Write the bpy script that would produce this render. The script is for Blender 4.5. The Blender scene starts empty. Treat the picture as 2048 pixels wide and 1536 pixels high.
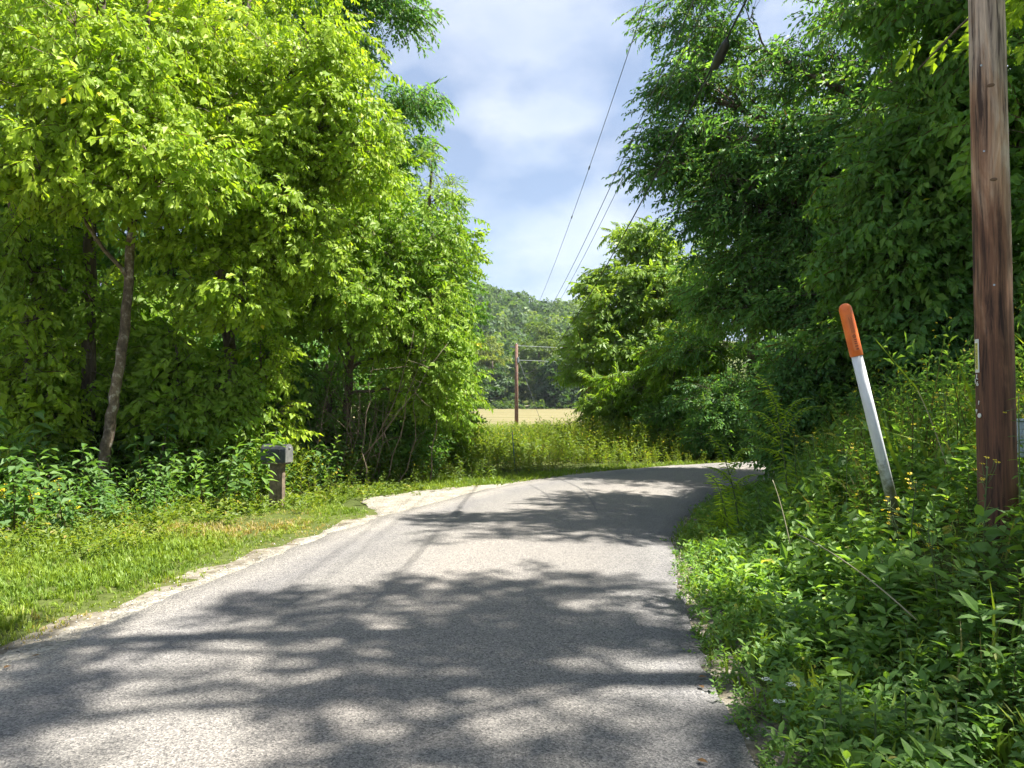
import bpy, math, random
import numpy as np
from mathutils import Vector, Matrix

rad = math.radians
rng = np.random.default_rng(7)
random.seed(7)
S = bpy.context.scene
COL = S.collection

# ------------------------------------------------------------------ camera, sky, sun, exposure
CAM_H, PITCH, FPX = 1.55, math.atan(52 / 1500), 1500.0
cam_d = bpy.data.cameras.new('camera')
cam_d.sensor_width = 36.0
cam_d.lens = 36.0 * FPX / 2048
cam_d.clip_start, cam_d.clip_end = 0.05, 5000
cam = bpy.data.objects.new('camera', cam_d)
cam.location = (0, 0, CAM_H)
cam.rotation_euler = (math.pi / 2 + PITCH, 0, 0)
COL.objects.link(cam)
S.camera = cam

SUN_AZ, SUN_EL = 88.0, 60.0          # degrees right of the view direction, degrees above the horizon
w = bpy.data.worlds.new('World')
S.world = w
w.use_nodes = True
nt = w.node_tree
nt.nodes.clear()
N = nt.nodes.new
out = N('ShaderNodeOutputWorld')
sky = N('ShaderNodeTexSky')
sky.sky_type = 'NISHITA'
sky.sun_disc = False
sky.sun_elevation = rad(SUN_EL)
sky.sun_rotation = rad(SUN_AZ)
sky.dust_density = 1.5
bg1 = N('ShaderNodeBackground'); bg1.inputs['Strength'].default_value = 0.055
bg2 = N('ShaderNodeBackground'); bg2.inputs['Strength'].default_value = 1.0
tc = N('ShaderNodeTexCoord')
mp = N('ShaderNodeMapping'); mp.inputs['Scale'].default_value = (1, 1, 1.8); mp.inputs['Location'].default_value = (2.3, 0.4, 0.2)
nz = N('ShaderNodeTexNoise'); nz.inputs['Scale'].default_value = 2.6; nz.inputs['Detail'].default_value = 7; nz.inputs['Roughness'].default_value = 0.52
nz2 = N('ShaderNodeTexNoise'); nz2.inputs['Scale'].default_value = 4.5; nz2.inputs['Detail'].default_value = 6; nz2.inputs['Roughness'].default_value = 0.5
cr = N('ShaderNodeValToRGB')
cr.color_ramp.elements[0].position = 0.30; cr.color_ramp.elements[0].color = (0.35, 0.35, 0.35, 1)
cr.color_ramp.elements[1].position = 0.66; cr.color_ramp.elements[1].color = (1, 1, 1, 1)
cr2 = N('ShaderNodeValToRGB')
cr2.color_ramp.elements[0].position = 0.45; cr2.color_ramp.elements[0].color = (0.118, 0.15, 0.212, 1)
cr2.color_ramp.elements[1].position = 0.62; cr2.color_ramp.elements[1].color = (0.28, 0.295, 0.32, 1)
mixs = N('ShaderNodeMixShader')
L = nt.links.new
L(tc.outputs['Generated'], mp.inputs['Vector'])
L(mp.outputs['Vector'], nz.inputs['Vector']); L(mp.outputs['Vector'], nz2.inputs['Vector'])
L(nz.outputs['Fac'], cr.inputs['Fac']); L(nz2.outputs['Fac'], cr2.inputs['Fac'])
L(sky.outputs['Color'], bg1.inputs['Color']); L(cr2.outputs['Color'], bg2.inputs['Color'])
L(cr.outputs['Color'], mixs.inputs['Fac']); L(bg1.outputs[0], mixs.inputs[1]); L(bg2.outputs[0], mixs.inputs[2])
L(mixs.outputs[0], out.inputs['Surface'])

sun_d = bpy.data.lights.new('sun', 'SUN')
sun_d.energy = 4.6
sun_d.angle = rad(0.65)
sun_d.color = (1.0, 0.95, 0.86)
sun = bpy.data.objects.new('sun', sun_d)
sd = Vector((math.sin(rad(SUN_AZ)) * math.cos(rad(SUN_EL)), math.cos(rad(SUN_AZ)) * math.cos(rad(SUN_EL)), math.sin(rad(SUN_EL))))
sun.rotation_euler = sd.to_track_quat('Z', 'Y').to_euler()
sun.location = (20, 20, 60)
COL.objects.link(sun)

S.view_settings.view_transform = 'Standard'
S.view_settings.look = 'None'
S.view_settings.gamma = 1.0
S.view_settings.exposure = 1.95
S.cycles.max_bounces = 4
S.cycles.diffuse_bounces = 4
S.cycles.use_adaptive_sampling = True
S.cycles.adaptive_threshold = 0.02
S.cycles.glossy_bounces = 2
S.cycles.transmission_bounces = 3
S.cycles.volume_bounces = 0
S.cycles.caustics_reflective = False
S.cycles.caustics_refractive = False

# ------------------------------------------------------------------ helpers
def P(px, py, Y):
    """a point of the photograph at ground distance Y (metres)"""
    u = (px - 1024) / FPX; v = (768 - py) / FPX
    c, s = math.cos(PITCH), math.sin(PITCH)
    fy, fz = c - v * s, s + v * c
    k = Y / fy
    return np.array([u * k, Y, CAM_H + fz * k])

def unit(v):
    return v / np.maximum(np.linalg.norm(v, axis=-1, keepdims=True), 1e-9)

def smooth(x, a, b):
    t = np.clip((x - a) / (b - a), 0, 1)
    return t * t * (3 - 2 * t)

class Geo:
    def __init__(s):
        s.V, s.F, s.R, s.n = [], [], [], 0
    def add(s, V, F, R=0.5):
        V = np.asarray(V, float).reshape(-1, 3); F = np.asarray(F, int).reshape(-1, 3)
        s.V.append(V); s.F.append(F + s.n)
        s.R.append(np.broadcast_to(np.asarray(R, float), (len(V),)))
        s.n += len(V)
    def inst(s, T, M, pos, r, mixr=0.55):
        """copies of template T=(V,F,R); M (n,3,3) columns are the scaled axes"""
        V0, F0, R0 = T
        n = len(pos)
        if n == 0: return
        V = np.einsum('nij,kj->nki', M, V0) + pos[:, None, :]
        F = F0[None] + (np.arange(n) * len(V0))[:, None, None]
        R = np.where(R0[None] < 0, -1.0, np.clip(mixr * r[:, None] + (1 - mixr) * R0[None], 0, 1))
        s.add(V.reshape(-1, 3), F.reshape(-1, 3), R.reshape(-1))
    def mesh(s, name, mat, smooth_sh=False, shift=None):
        me = bpy.data.meshes.new(name)
        V = np.concatenate(s.V); F = np.concatenate(s.F); R = np.concatenate(s.R)
        if shift is not None: V = V - np.asarray(shift)
        me.vertices.add(len(V)); me.vertices.foreach_set('co', V.astype(np.float32).ravel())
        me.loops.add(F.size); me.loops.foreach_set('vertex_index', F.astype(np.int32).ravel())
        me.polygons.add(len(F)); me.polygons.foreach_set('loop_start', np.arange(0, F.size, 3, dtype=np.int32))
        me.polygons.foreach_set('use_smooth', np.full(len(F), smooth_sh))
        me.update(calc_edges=True)
        a = me.attributes.new('rnd', 'FLOAT', 'POINT'); a.data.foreach_set('value', R.astype(np.float32))
        if mat: me.materials.append(mat)
        return me
    def build(s, name, mat, parent=None, smooth_sh=False, shift=None):
        return link(name, s.mesh(name, mat, smooth_sh, shift), parent)

def link(name, data, parent=None):
    o = bpy.data.objects.new(name, data)
    COL.objects.link(o)
    if parent: o.parent = parent
    return o

def tag(o, label=None, cat=None, group=None, kind=None):
    if label: o['label'] = label
    if cat: o['category'] = cat
    if group: o['group'] = group
    if kind: o['kind'] = kind
    return o

def empty(name, loc, label=None, cat=None, group=None, rz=0.0):
    o = bpy.data.objects.new(name, None)
    COL.objects.link(o)
    o.location = loc; o.rotation_euler = (0, 0, rz)
    return tag(o, label, cat, group)

def copy_tree(o, loc, rz=0.0, scale=1.0, label=None):
    c = o.copy(); COL.objects.link(c)
    c.location = loc; c.rotation_euler = (0, 0, rz); c.scale = (scale,) * 3
    if label: c['label'] = label
    for ch in o.children:
        d = ch.copy(); COL.objects.link(d); d.parent = c
        for g in ch.children:
            e = g.copy(); COL.objects.link(e); e.parent = d
    return c

def tube(g, pts, rads, sides=6, R=0.5, cap=True, jitter=0.0):
    pts = np.asarray(pts, float); rads = np.broadcast_to(np.asarray(rads, float), (len(pts),))
    t = unit(np.gradient(pts, axis=0))
    ref = np.array([0.31, 0.95, 0.05]) if abs(t[0, 2]) > 0.6 else np.array([0.05, 0.1, 1.0])
    a = unit(np.cross(t, ref)); b = np.cross(t, a)
    ang = np.linspace(0, 2 * math.pi, sides, endpoint=False)
    rr = rads[:, None] * (1 + jitter * rng.uniform(-1, 1, (len(pts), sides)))
    V = pts[:, None] + rr[..., None] * (np.cos(ang)[None, :, None] * a[:, None] + np.sin(ang)[None, :, None] * b[:, None])
    n = len(pts)
    i = np.arange(n - 1)[:, None] * sides; j = np.arange(sides)[None]; k = (j + 1) % sides
    q = np.stack([i + j, i + k, i + sides + k, i + sides + j], -1).reshape(-1, 4)
    F = np.concatenate([q[:, [0, 1, 2]], q[:, [0, 2, 3]]])
    V = V.reshape(-1, 3)
    if cap:
        V = np.concatenate([V, pts[-1:], pts[:1]])
        top = (n - 1) * sides
        F = np.concatenate([F, [[top + x, top + (x + 1) % sides, n * sides] for x in range(sides)],
                            [[(x + 1) % sides, x, n * sides + 1] for x in range(sides)]])
    g.add(V, F, R)

def box(g, c, size, R=0.5, rot=None, bev=0.0):
    c = np.asarray(c, float); h = np.asarray(size, float) / 2
    if bev <= 0:
        V = np.array([[x, y, z] for x in (-1, 1) for y in (-1, 1) for z in (-1, 1)], float) * h
        F = [[0, 1, 3], [0, 3, 2], [4, 6, 7], [4, 7, 5], [0, 4, 5], [0, 5, 1], [2, 3, 7], [2, 7, 6], [0, 2, 6], [0, 6, 4], [1, 5, 7], [1, 7, 3]]
    else:
        import bmesh
        bm = bmesh.new(); bmesh.ops.create_cube(bm, size=1.0)
        for v in bm.verts: v.co = Vector((v.co.x * 2 * h[0], v.co.y * 2 * h[1], v.co.z * 2 * h[2]))
        bmesh.ops.bevel(bm, geom=bm.edges[:], offset=bev, segments=2, affect='EDGES', profile=0.5)
        bmesh.ops.triangulate(bm, faces=bm.faces[:])
        V = np.array([v.co[:] for v in bm.verts]); F = [[v.index for v in f.verts] for f in bm.faces]
        bm.free()
    if rot is not None: V = V @ np.asarray(rot).T
    g.add(V + c, F, R)

def rotz(a):
    c, s = math.cos(a), math.sin(a)
    return np.array([[c, -s, 0], [s, c, 0], [0, 0, 1.0]])

def catmull(pts, n):
    p = np.asarray(pts, float)
    p = np.concatenate([2 * p[:1] - p[1:2], p, 2 * p[-1:] - p[-2:-1]])
    outp = []
    for i in range(1, len(p) - 2):
        t = np.linspace(0, 1, n, endpoint=False)[:, None]
        outp.append(0.5 * (2 * p[i] + (p[i + 1] - p[i - 1]) * t + (2 * p[i - 1] - 5 * p[i] + 4 * p[i + 1] - p[i + 2]) * t ** 2
                           + (3 * p[i] - p[i - 1] - 3 * p[i + 1] + p[i + 2]) * t ** 3))
    outp.append(p[-2:-1])
    return np.concatenate(outp)

_perm = rng.uniform(-1, 1, (64, 64))
def vnoise(x, y, sc=1.0):
    x = np.asarray(x) * sc; y = np.asarray(y) * sc
    xi, yi = np.floor(x).astype(int), np.floor(y).astype(int)
    fx, fy = x - xi, y - yi
    fx, fy = fx * fx * (3 - 2 * fx), fy * fy * (3 - 2 * fy)
    g = lambda i, j: _perm[i % 64, j % 64]
    return (g(xi, yi) * (1 - fx) + g(xi + 1, yi) * fx) * (1 - fy) + (g(xi, yi + 1) * (1 - fx) + g(xi + 1, yi + 1) * fx) * fy

# ------------------------------------------------------------------ materials
def new_mat(name):
    m = bpy.data.materials.new(name); m.use_nodes = True
    t = m.node_tree; t.nodes.clear()
    o = t.nodes.new('ShaderNodeOutputMaterial')
    b = t.nodes.new('ShaderNodeBsdfPrincipled')
    t.links.new(b.outputs[0], o.inputs['Surface'])
    return m, t, b, o

def ramp(t, stops, interp='LINEAR'):
    r = t.nodes.new('ShaderNodeValToRGB'); r.color_ramp.interpolation = interp
    e = r.color_ramp.elements
    while len(e) > 1: e.remove(e[-1])
    e[0].position = stops[0][0]; e[0].color = (*stops[0][1], 1)
    for p, c in stops[1:]:
        x = e.new(p); x.color = (*c, 1)
    return r

def noise(t, scale, detail=4, rough=0.55, vec=None, dist=0.0):
    n = t.nodes.new('ShaderNodeTexNoise')
    n.inputs['Scale'].default_value = scale; n.inputs['Detail'].default_value = detail; n.inputs['Roughness'].default_value = rough
    n.inputs['Distortion'].default_value = dist
    if vec is not None: t.links.new(vec, n.inputs['Vector'])
    return n

def pos_node(t, scale=None, loc=None):
    g = t.nodes.new('ShaderNodeNewGeometry')
    if scale is None: return g.outputs['Position']
    m = t.nodes.new('ShaderNodeMapping'); m.inputs['Scale'].default_value = scale
    t.links.new(g.outputs['Position'], m.inputs['Vector'])
    return m.outputs['Vector']

def obj_node(t, scale=(1, 1, 1)):
    g = t.nodes.new('ShaderNodeTexCoord')
    m = t.nodes.new('ShaderNodeMapping'); m.inputs['Scale'].default_value = scale
    t.links.new(g.outputs['Object'], m.inputs['Vector'])
    return m.outputs['Vector']

def mixc(t, a, b, fac, mode='MIX'):
    m = t.nodes.new('ShaderNodeMix'); m.data_type = 'RGBA'; m.blend_type = mode
    for s, v in ((m.inputs[0], fac), (m.inputs[6], a), (m.inputs[7], b)):
        if hasattr(v, 'is_output') or hasattr(v, 'links'): t.links.new(v, s)
        elif isinstance(v, (int, float)): s.default_value = v
        else: s.default_value = (*v, 1)
    return m.outputs[2]

def bump(t, b, h, strength=0.4, dist=0.01):
    n = t.nodes.new('ShaderNodeBump'); n.inputs['Strength'].default_value = strength; n.inputs['Distance'].default_value = dist
    t.links.new(h, n.inputs['Height']); t.links.new(n.outputs[0], b.inputs['Normal'])

def leaf_mat(name, stops, tint=(1.35, 1.3, 0.4), tfac=0.5, rough=0.5, spec=0.3, gain=1.45, twig=(0.10, 0.07, 0.045), var=0.5, per_object=False):
    m, t, b, o = new_mat(name)
    stops = [(p_, tuple(min(0.8, v_ * gain) for v_ in c_)) for p_, c_ in stops]
    if per_object:
        at = t.nodes.new('ShaderNodeObjectInfo'); fac = at.outputs['Random']
    else:
        at = t.nodes.new('ShaderNodeAttribute'); at.attribute_name = 'rnd'; fac = at.outputs['Fac']
    r = ramp(t, stops); t.links.new(fac, r.inputs['Fac'])
    n = noise(t, var, 2, vec=pos_node(t))
    vr = ramp(t, [(0.3, (0.78, 0.84, 0.9)), (0.7, (1.18, 1.12, 1.0))])
    t.links.new(n.outputs['Fac'], vr.inputs['Fac'])
    col = mixc(t, r.outputs['Color'], vr.outputs['Color'], 1.0, 'MULTIPLY')
    lt = t.nodes.new('ShaderNodeMath'); lt.operation = 'LESS_THAN'; lt.inputs[1].default_value = -0.01
    t.links.new(fac, lt.inputs[0])
    col = mixc(t, col, twig, lt.outputs[0])
    t.links.new(col, b.inputs['Base Color'])
    b.inputs['Roughness'].default_value = rough
    b.inputs['Specular IOR Level'].default_value = spec
    tr = t.nodes.new('ShaderNodeBsdfTranslucent')
    t.links.new(mixc(t, col, tint, 1.0, 'MULTIPLY'), tr.inputs['Color'])
    mx = t.nodes.new('ShaderNodeMixShader'); mx.inputs[0].default_value = tfac
    t.links.new(b.outputs[0], mx.inputs[1]); t.links.new(tr.outputs[0], mx.inputs[2]); t.links.new(mx.outputs[0], o.inputs['Surface'])
    return m

YEL = (0.42, 0.30, 0.03)
M = {}
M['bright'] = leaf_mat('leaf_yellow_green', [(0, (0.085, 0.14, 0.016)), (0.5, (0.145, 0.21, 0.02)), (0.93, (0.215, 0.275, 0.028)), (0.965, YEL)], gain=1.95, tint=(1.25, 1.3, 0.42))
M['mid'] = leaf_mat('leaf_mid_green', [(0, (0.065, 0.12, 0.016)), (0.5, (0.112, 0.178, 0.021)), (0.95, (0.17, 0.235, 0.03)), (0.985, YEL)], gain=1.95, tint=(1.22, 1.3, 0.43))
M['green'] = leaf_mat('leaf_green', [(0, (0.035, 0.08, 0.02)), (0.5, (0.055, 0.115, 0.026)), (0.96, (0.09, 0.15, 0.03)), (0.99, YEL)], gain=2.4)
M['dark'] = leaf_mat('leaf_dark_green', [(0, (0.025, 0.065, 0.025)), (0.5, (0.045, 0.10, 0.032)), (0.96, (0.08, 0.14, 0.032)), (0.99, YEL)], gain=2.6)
M['blue'] = leaf_mat('leaf_blue_green', [(0, (0.04, 0.09, 0.028)), (0.5, (0.068, 0.13, 0.038)), (1.0, (0.105, 0.175, 0.048))], tint=(1.2, 1.3, 0.5), gain=1.7)
M['walnut'] = leaf_mat('leaf_pale_green', [(0, (0.07, 0.13, 0.03)), (0.5, (0.12, 0.19, 0.04)), (0.96, (0.18, 0.25, 0.055)), (0.99, YEL)], gain=1.8)
M['weed'] = leaf_mat('leaf_weed', [(0, (0.04, 0.085, 0.024)), (0.5, (0.075, 0.14, 0.032)), (0.9, (0.12, 0.19, 0.045)), (0.97, (0.22, 0.19, 0.05))], twig=(0.12, 0.12, 0.04), gain=2.1)
M['weed_obj'] = leaf_mat('leaf_weed_single', [(0, (0.05, 0.10, 0.028)), (0.5, (0.08, 0.15, 0.035)), (1.0, (0.12, 0.20, 0.045))], per_object=True)
M['gold'] = leaf_mat('leaf_meadow_weed', [(0, (0.07, 0.115, 0.02)), (0.5, (0.115, 0.17, 0.028)), (0.85, (0.17, 0.21, 0.04)), (0.95, (0.24, 0.19, 0.05))], twig=(0.14, 0.12, 0.05))
M['grass'] = leaf_mat('grass_blades', [(0, (0.08, 0.14, 0.02)), (0.45, (0.14, 0.205, 0.026)), (0.75, (0.20, 0.245, 0.045)), (0.86, (0.26, 0.22, 0.08)), (1.0, (0.34, 0.25, 0.13))], tfac=0.38, var=0.9)
M['far'] = leaf_mat('leaf_far', [(0, (0.03, 0.065, 0.022)), (0.5, (0.055, 0.10, 0.028)), (1.0, (0.10, 0.15, 0.035))], var=0.12)
M['hill'] = leaf_mat('leaf_hill', [(0, (0.03, 0.065, 0.022)), (0.6, (0.06, 0.105, 0.03)), (1.0, (0.11, 0.15, 0.045))], var=0.05, gain=1.7)

def flat_mat(name, col, rough=0.6, metal=0.0, spec=0.5, nscale=None, ncol=None, bmp=0):
    m, t, b, o = new_mat(name)
    b.inputs['Base Color'].default_value = (*col, 1)
    b.inputs['Roughness'].default_value = rough; b.inputs['Metallic'].default_value = metal; b.inputs['Specular IOR Level'].default_value = spec
    if nscale:
        n = noise(t, nscale, 5, vec=obj_node(t))
        r = ramp(t, [(0.38, col), (0.68, ncol)])
        t.links.new(n.outputs['Fac'], r.inputs['Fac']); t.links.new(r.outputs['Color'], b.inputs['Base Color'])
        if bmp: bump(t, b, n.outputs['Fac'], bmp, 0.01)
    return m

def bark_mat(name, c1, c2, c3, zs=0.25, sc=9):
    m, t, b, o = new_mat(name)
    v = obj_node(t, (1, 1, zs))
    n = noise(t, sc, 6, 0.65, v)
    n2 = noise(t, 1.7, 3, 0.5, obj_node(t, (1, 1, 0.8)))
    r = ramp(t, [(0.32, c1), (0.55, c2), (0.75, c3)])
    t.links.new(n.outputs['Fac'], r.inputs['Fac'])
    r2 = ramp(t, [(0.4, (0.7, 0.7, 0.7)), (0.62, (1.15, 1.15, 1.1))]); t.links.new(n2.outputs['Fac'], r2.inputs['Fac'])
    t.links.new(mixc(t, r.outputs['Color'], r2.outputs['Color'], 1.0, 'MULTIPLY'), b.inputs['Base Color'])
    b.inputs['Roughness'].default_value = 0.9
    bump(t, b, n.outputs['Fac'], 0.8, 0.02)
    return m
M['bark'] = bark_mat('bark_grey_brown', (0.05, 0.035, 0.024), (0.14, 0.105, 0.08), (0.28, 0.25, 0.21))
M['bark_pale'] = bark_mat('bark_pale_patched', (0.045, 0.03, 0.02), (0.17, 0.125, 0.085), (0.55, 0.52, 0.46), zs=0.8, sc=11)
M['dead_twig'] = flat_mat('dead_twig', (0.16, 0.12, 0.085), 0.9)

# asphalt: pale chip seal with aggregate speckle
m, t, b, o = new_mat('chip_seal_asphalt')
pv = pos_node(t)
vo = t.nodes.new('ShaderNodeTexVoronoi'); vo.inputs['Scale'].default_value = 105; t.links.new(pv, vo.inputs['Vector'])
vo2 = t.nodes.new('ShaderNodeTexVoronoi'); vo2.inputs['Scale'].default_value = 190; t.links.new(pv, vo2.inputs['Vector'])
sep = t.nodes.new('ShaderNodeSeparateColor'); t.links.new(vo.outputs['Color'], sep.inputs[0])
r = ramp(t, [(0.0, (0.075, 0.072, 0.071)), (0.25, (0.132, 0.127, 0.123)), (0.6, (0.172, 0.165, 0.156)), (1.0, (0.25, 0.238, 0.222))]); t.links.new(sep.outputs[0], r.inputs['Fac'])
sep2 = t.nodes.new('ShaderNodeSeparateColor'); t.links.new(vo2.outputs['Color'], sep2.inputs[0])
r2 = ramp(t, [(0.0, (0.7, 0.7, 0.7)), (1.0, (1.25, 1.25, 1.25))]); t.links.new(sep2.outputs[1], r2.inputs['Fac'])
col = mixc(t, r.outputs['Color'], r2.outputs['Color'], 1.0, 'MULTIPLY')
at = t.nodes.new('ShaderNodeAttribute'); at.attribute_name = 'rnd'
n = noise(t, 1.3, 5, 0.6, pv)
n3 = noise(t, 9, 4, 0.6, pv)
am = t.nodes.new('ShaderNodeMath'); am.operation = 'MULTIPLY_ADD'; am.inputs[1].default_value = 0.16; t.links.new(n.outputs['Fac'], am.inputs[0]); t.links.new(at.outputs['Fac'], am.inputs[2])
am2 = t.nodes.new('ShaderNodeMath'); am2.operation = 'MULTIPLY_ADD'; am2.inputs[1].default_value = 0.08; t.links.new(n3.outputs['Fac'], am2.inputs[0]); t.links.new(am.outputs[0], am2.inputs[2])
wr = ramp(t, [(0.08, (1.75, 1.68, 1.56)), (0.16, (1.3, 1.27, 1.22)), (0.26, (0.94, 0.94, 0.96)), (0.36, (1.05, 1.04, 1.02)), (0.6, (1.16, 1.12, 1.07)), (0.85, (1.05, 1.03, 1.0)), (0.99, (0.92, 0.93, 0.95)), (1.12, (0.85, 0.86, 0.9))])
t.links.new(am2.outputs[0], wr.inputs['Fac'])
n6 = noise(t, 0.55, 6, 0.6, pos_node(t, (1.0, 0.45, 1.0)), 0.6)
rst = ramp(t, [(0.3, (0.80, 0.80, 0.82)), (0.5, (1.0, 1.0, 1.0)), (0.7, (1.13, 1.11, 1.08))]); t.links.new(n6.outputs['Fac'], rst.inputs['Fac'])
col = mixc(t, col, rst.outputs['Color'], 1.0, 'MULTIPLY')
t.links.new(mixc(t, col, wr.outputs['Color'], 1.0, 'MULTIPLY'), b.inputs['Base Color'])
b.inputs['Roughness'].default_value = 0.85; b.inputs['Specular IOR Level'].default_value = 0.25
bump(t, b, vo.outputs['Distance'], 0.5, 0.006)
M['asphalt'] = m

def gravel_mat(name, lo, hi, scale):
    m, t, b, o = new_mat(name)
    pv = pos_node(t)
    vo = t.nodes.new('ShaderNodeTexVoronoi'); vo.inputs['Scale'].default_value = scale; t.links.new(pv, vo.inputs['Vector'])
    sp = t.nodes.new('ShaderNodeSeparateColor'); t.links.new(vo.outputs['Color'], sp.inputs[0])
    n = noise(t, 3.0, 5, 0.6, pv)
    r = ramp(t, [(0, lo), (1, hi)]); t.links.new(sp.outputs[0], r.inputs['Fac'])
    r2 = ramp(t, [(0.35, (0.75, 0.72, 0.66)), (0.65, (1.1, 1.1, 1.08))]); t.links.new(n.outputs['Fac'], r2.inputs['Fac'])
    t.links.new(mixc(t, r.outputs['Color'], r2.outputs['Color'], 1.0, 'MULTIPLY'), b.inputs['Base Color'])
    b.inputs['Roughness'].default_value = 0.95
    bump(t, b, vo.outputs['Distance'], 0.7, 0.012)
    return m
M['gravel'] = gravel_mat('limestone_gravel', (0.13, 0.12, 0.10), (0.36, 0.335, 0.29), 45)
M['stone'] = flat_mat('limestone_chips', (0.30, 0.28, 0.25), 0.9, nscale=12, ncol=(0.5, 0.47, 0.42))

# ground: soil, litter and turf colours by place
m, t, b, o = new_mat('ground_soil_turf')
pv = pos_node(t)
n1 = noise(t, 0.35, 5, 0.6, pv); n2 = noise(t, 14, 6, 0.7, pv)
r1 = ramp(t, [(0.3, (0.045, 0.06, 0.018)), (0.55, (0.075, 0.095, 0.024)), (0.75, (0.095, 0.09, 0.036))]); t.links.new(n1.outputs['Fac'], r1.inputs['Fac'])
r2 = ramp(t, [(0.3, (0.6, 0.6, 0.6)), (0.7, (1.3, 1.3, 1.3))]); t.links.new(n2.outputs['Fac'], r2.inputs['Fac'])
turf = mixc(t, r1.outputs['Color'], r2.outputs['Color'], 1.0, 'MULTIPLY')
nd = noise(t, 0.12, 6, 0.7, pos_node(t, (0.5, 1.6, 1)))
rd = ramp(t, [(0.35, (0.12, 0.115, 0.05)), (0.55, (0.19, 0.165, 0.085)), (0.75, (0.115, 0.125, 0.045))]); t.links.new(nd.outputs['Fac'], rd.inputs['Fac'])
dry = mixc(t, rd.outputs['Color'], r2.outputs['Color'], 0.5, 'MULTIPLY')
at = t.nodes.new('ShaderNodeAttribute'); at.attribute_name = 'rnd'
lt = t.nodes.new('ShaderNodeMath'); lt.operation = 'GREATER_THAN'; lt.inputs[1].default_value = 0.75; t.links.new(at.outputs['Fac'], lt.inputs[0])
d1 = t.nodes.new('ShaderNodeMath'); d1.operation = 'COMPARE'; d1.inputs[1].default_value = 0.5; d1.inputs[2].default_value = 0.2; t.links.new(at.outputs['Fac'], d1.inputs[0])
n5 = noise(t, 5, 5, 0.65, pv)
rdirt = ramp(t, [(0.3, (0.06, 0.05, 0.033)), (0.5, (0.18, 0.16, 0.125)), (0.7, (0.30, 0.275, 0.23))]); t.links.new(n5.outputs['Fac'], rdirt.inputs['Fac'])
dirt = mixc(t, rdirt.outputs['Color'], r2.outputs['Color'], 0.8, 'MULTIPLY')
base_c = mixc(t, turf, dirt, d1.outputs[0])
t.links.new(mixc(t, base_c, dry, lt.outputs[0]), b.inputs['Base Color'])
b.inputs['Roughness'].default_value = 1.0; b.inputs['Specular IOR Level'].default_value = 0.1
bump(t, b, n2.outputs['Fac'], 0.6, 0.03)
M['ground'] = m

# utility pole: dark creosote low down, weathered grey-brown above, long grain
m, t, b, o = new_mat('weathered_pole_wood')
v1 = obj_node(t, (24, 24, 1.5)); v2 = obj_node(t, (7, 7, 1.3)); v3 = obj_node(t, (70, 70, 1.6))
n1 = noise(t, 1.0, 6, 0.65, v1, 0.4); n2 = noise(t, 1.0, 5, 0.6, v2, 0.6); n3 = noise(t, 1.0, 4, 0.6, v3)
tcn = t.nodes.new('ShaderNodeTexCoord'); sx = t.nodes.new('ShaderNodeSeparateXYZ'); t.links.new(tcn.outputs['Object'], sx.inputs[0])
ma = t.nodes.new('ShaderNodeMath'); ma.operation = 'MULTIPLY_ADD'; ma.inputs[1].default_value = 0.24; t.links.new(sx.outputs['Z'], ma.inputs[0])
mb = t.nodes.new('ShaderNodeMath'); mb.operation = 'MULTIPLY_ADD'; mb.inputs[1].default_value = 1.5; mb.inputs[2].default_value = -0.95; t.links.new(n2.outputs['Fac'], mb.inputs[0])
mx_ = t.nodes.new('ShaderNodeMath'); mx_.operation = 'MULTIPLY_ADD'; mx_.inputs[1].default_value = 0.9; t.links.new(sx.outputs['X'], mx_.inputs[0]); t.links.new(mb.outputs[0], mx_.inputs[2])  # paler toward the right: sunlight on that side put into the colour
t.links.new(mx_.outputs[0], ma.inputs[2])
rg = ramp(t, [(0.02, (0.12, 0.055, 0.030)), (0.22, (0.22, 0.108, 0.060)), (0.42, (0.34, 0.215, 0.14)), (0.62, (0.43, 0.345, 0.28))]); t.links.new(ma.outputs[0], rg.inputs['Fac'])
rs = ramp(t, [(0.36, (0.16, 0.13, 0.13)), (0.48, (0.85, 0.82, 0.8)), (0.66, (1.45, 1.38, 1.3))]); t.links.new(n1.outputs['Fac'], rs.inputs['Fac'])
rf = ramp(t, [(0.3, (0.75, 0.75, 0.75)), (0.7, (1.2, 1.2, 1.2))]); t.links.new(n3.outputs['Fac'], rf.inputs['Fac'])
c = mixc(t, rg.outputs['Color'], rs.outputs['Color'], 1.0, 'MULTIPLY')
t.links.new(mixc(t, c, rf.outputs['Color'], 1.0, 'MULTIPLY'), b.inputs['Base Color'])
b.inputs['Roughness'].default_value = 0.8
bump(t, b, n1.outputs['Fac'], 0.6, 0.008)
M['pole'] = m
M['far_pole'] = flat_mat('far_pole_wood', (0.12, 0.06, 0.04), 0.85, nscale=6, ncol=(0.19, 0.11, 0.075))
M['white'] = flat_mat('white_pvc', (0.72, 0.74, 0.76), 0.45, nscale=7, ncol=(0.64, 0.67, 0.70))
m, t, b, o = new_mat('white_pvc_muddy_foot')
n = noise(t, 16, 5, 0.65, obj_node(t)); n2 = noise(t, 5, 4, 0.6, obj_node(t, (3, 3, 0.6)))
tcn = t.nodes.new('ShaderNodeTexCoord'); sx = t.nodes.new('ShaderNodeSeparateXYZ'); t.links.new(tcn.outputs['Object'], sx.inputs[0])
ma = t.nodes.new('ShaderNodeMath'); ma.operation = 'MULTIPLY_ADD'; ma.inputs[1].default_value = -0.9; ma.inputs[2].default_value = 0.42; t.links.new(sx.outputs['Z'], ma.inputs[0])
mb = t.nodes.new('ShaderNodeMath'); mb.operation = 'ADD'; t.links.new(ma.outputs[0], mb.inputs[0]); t.links.new(n.outputs['Fac'], mb.inputs[1])
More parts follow.
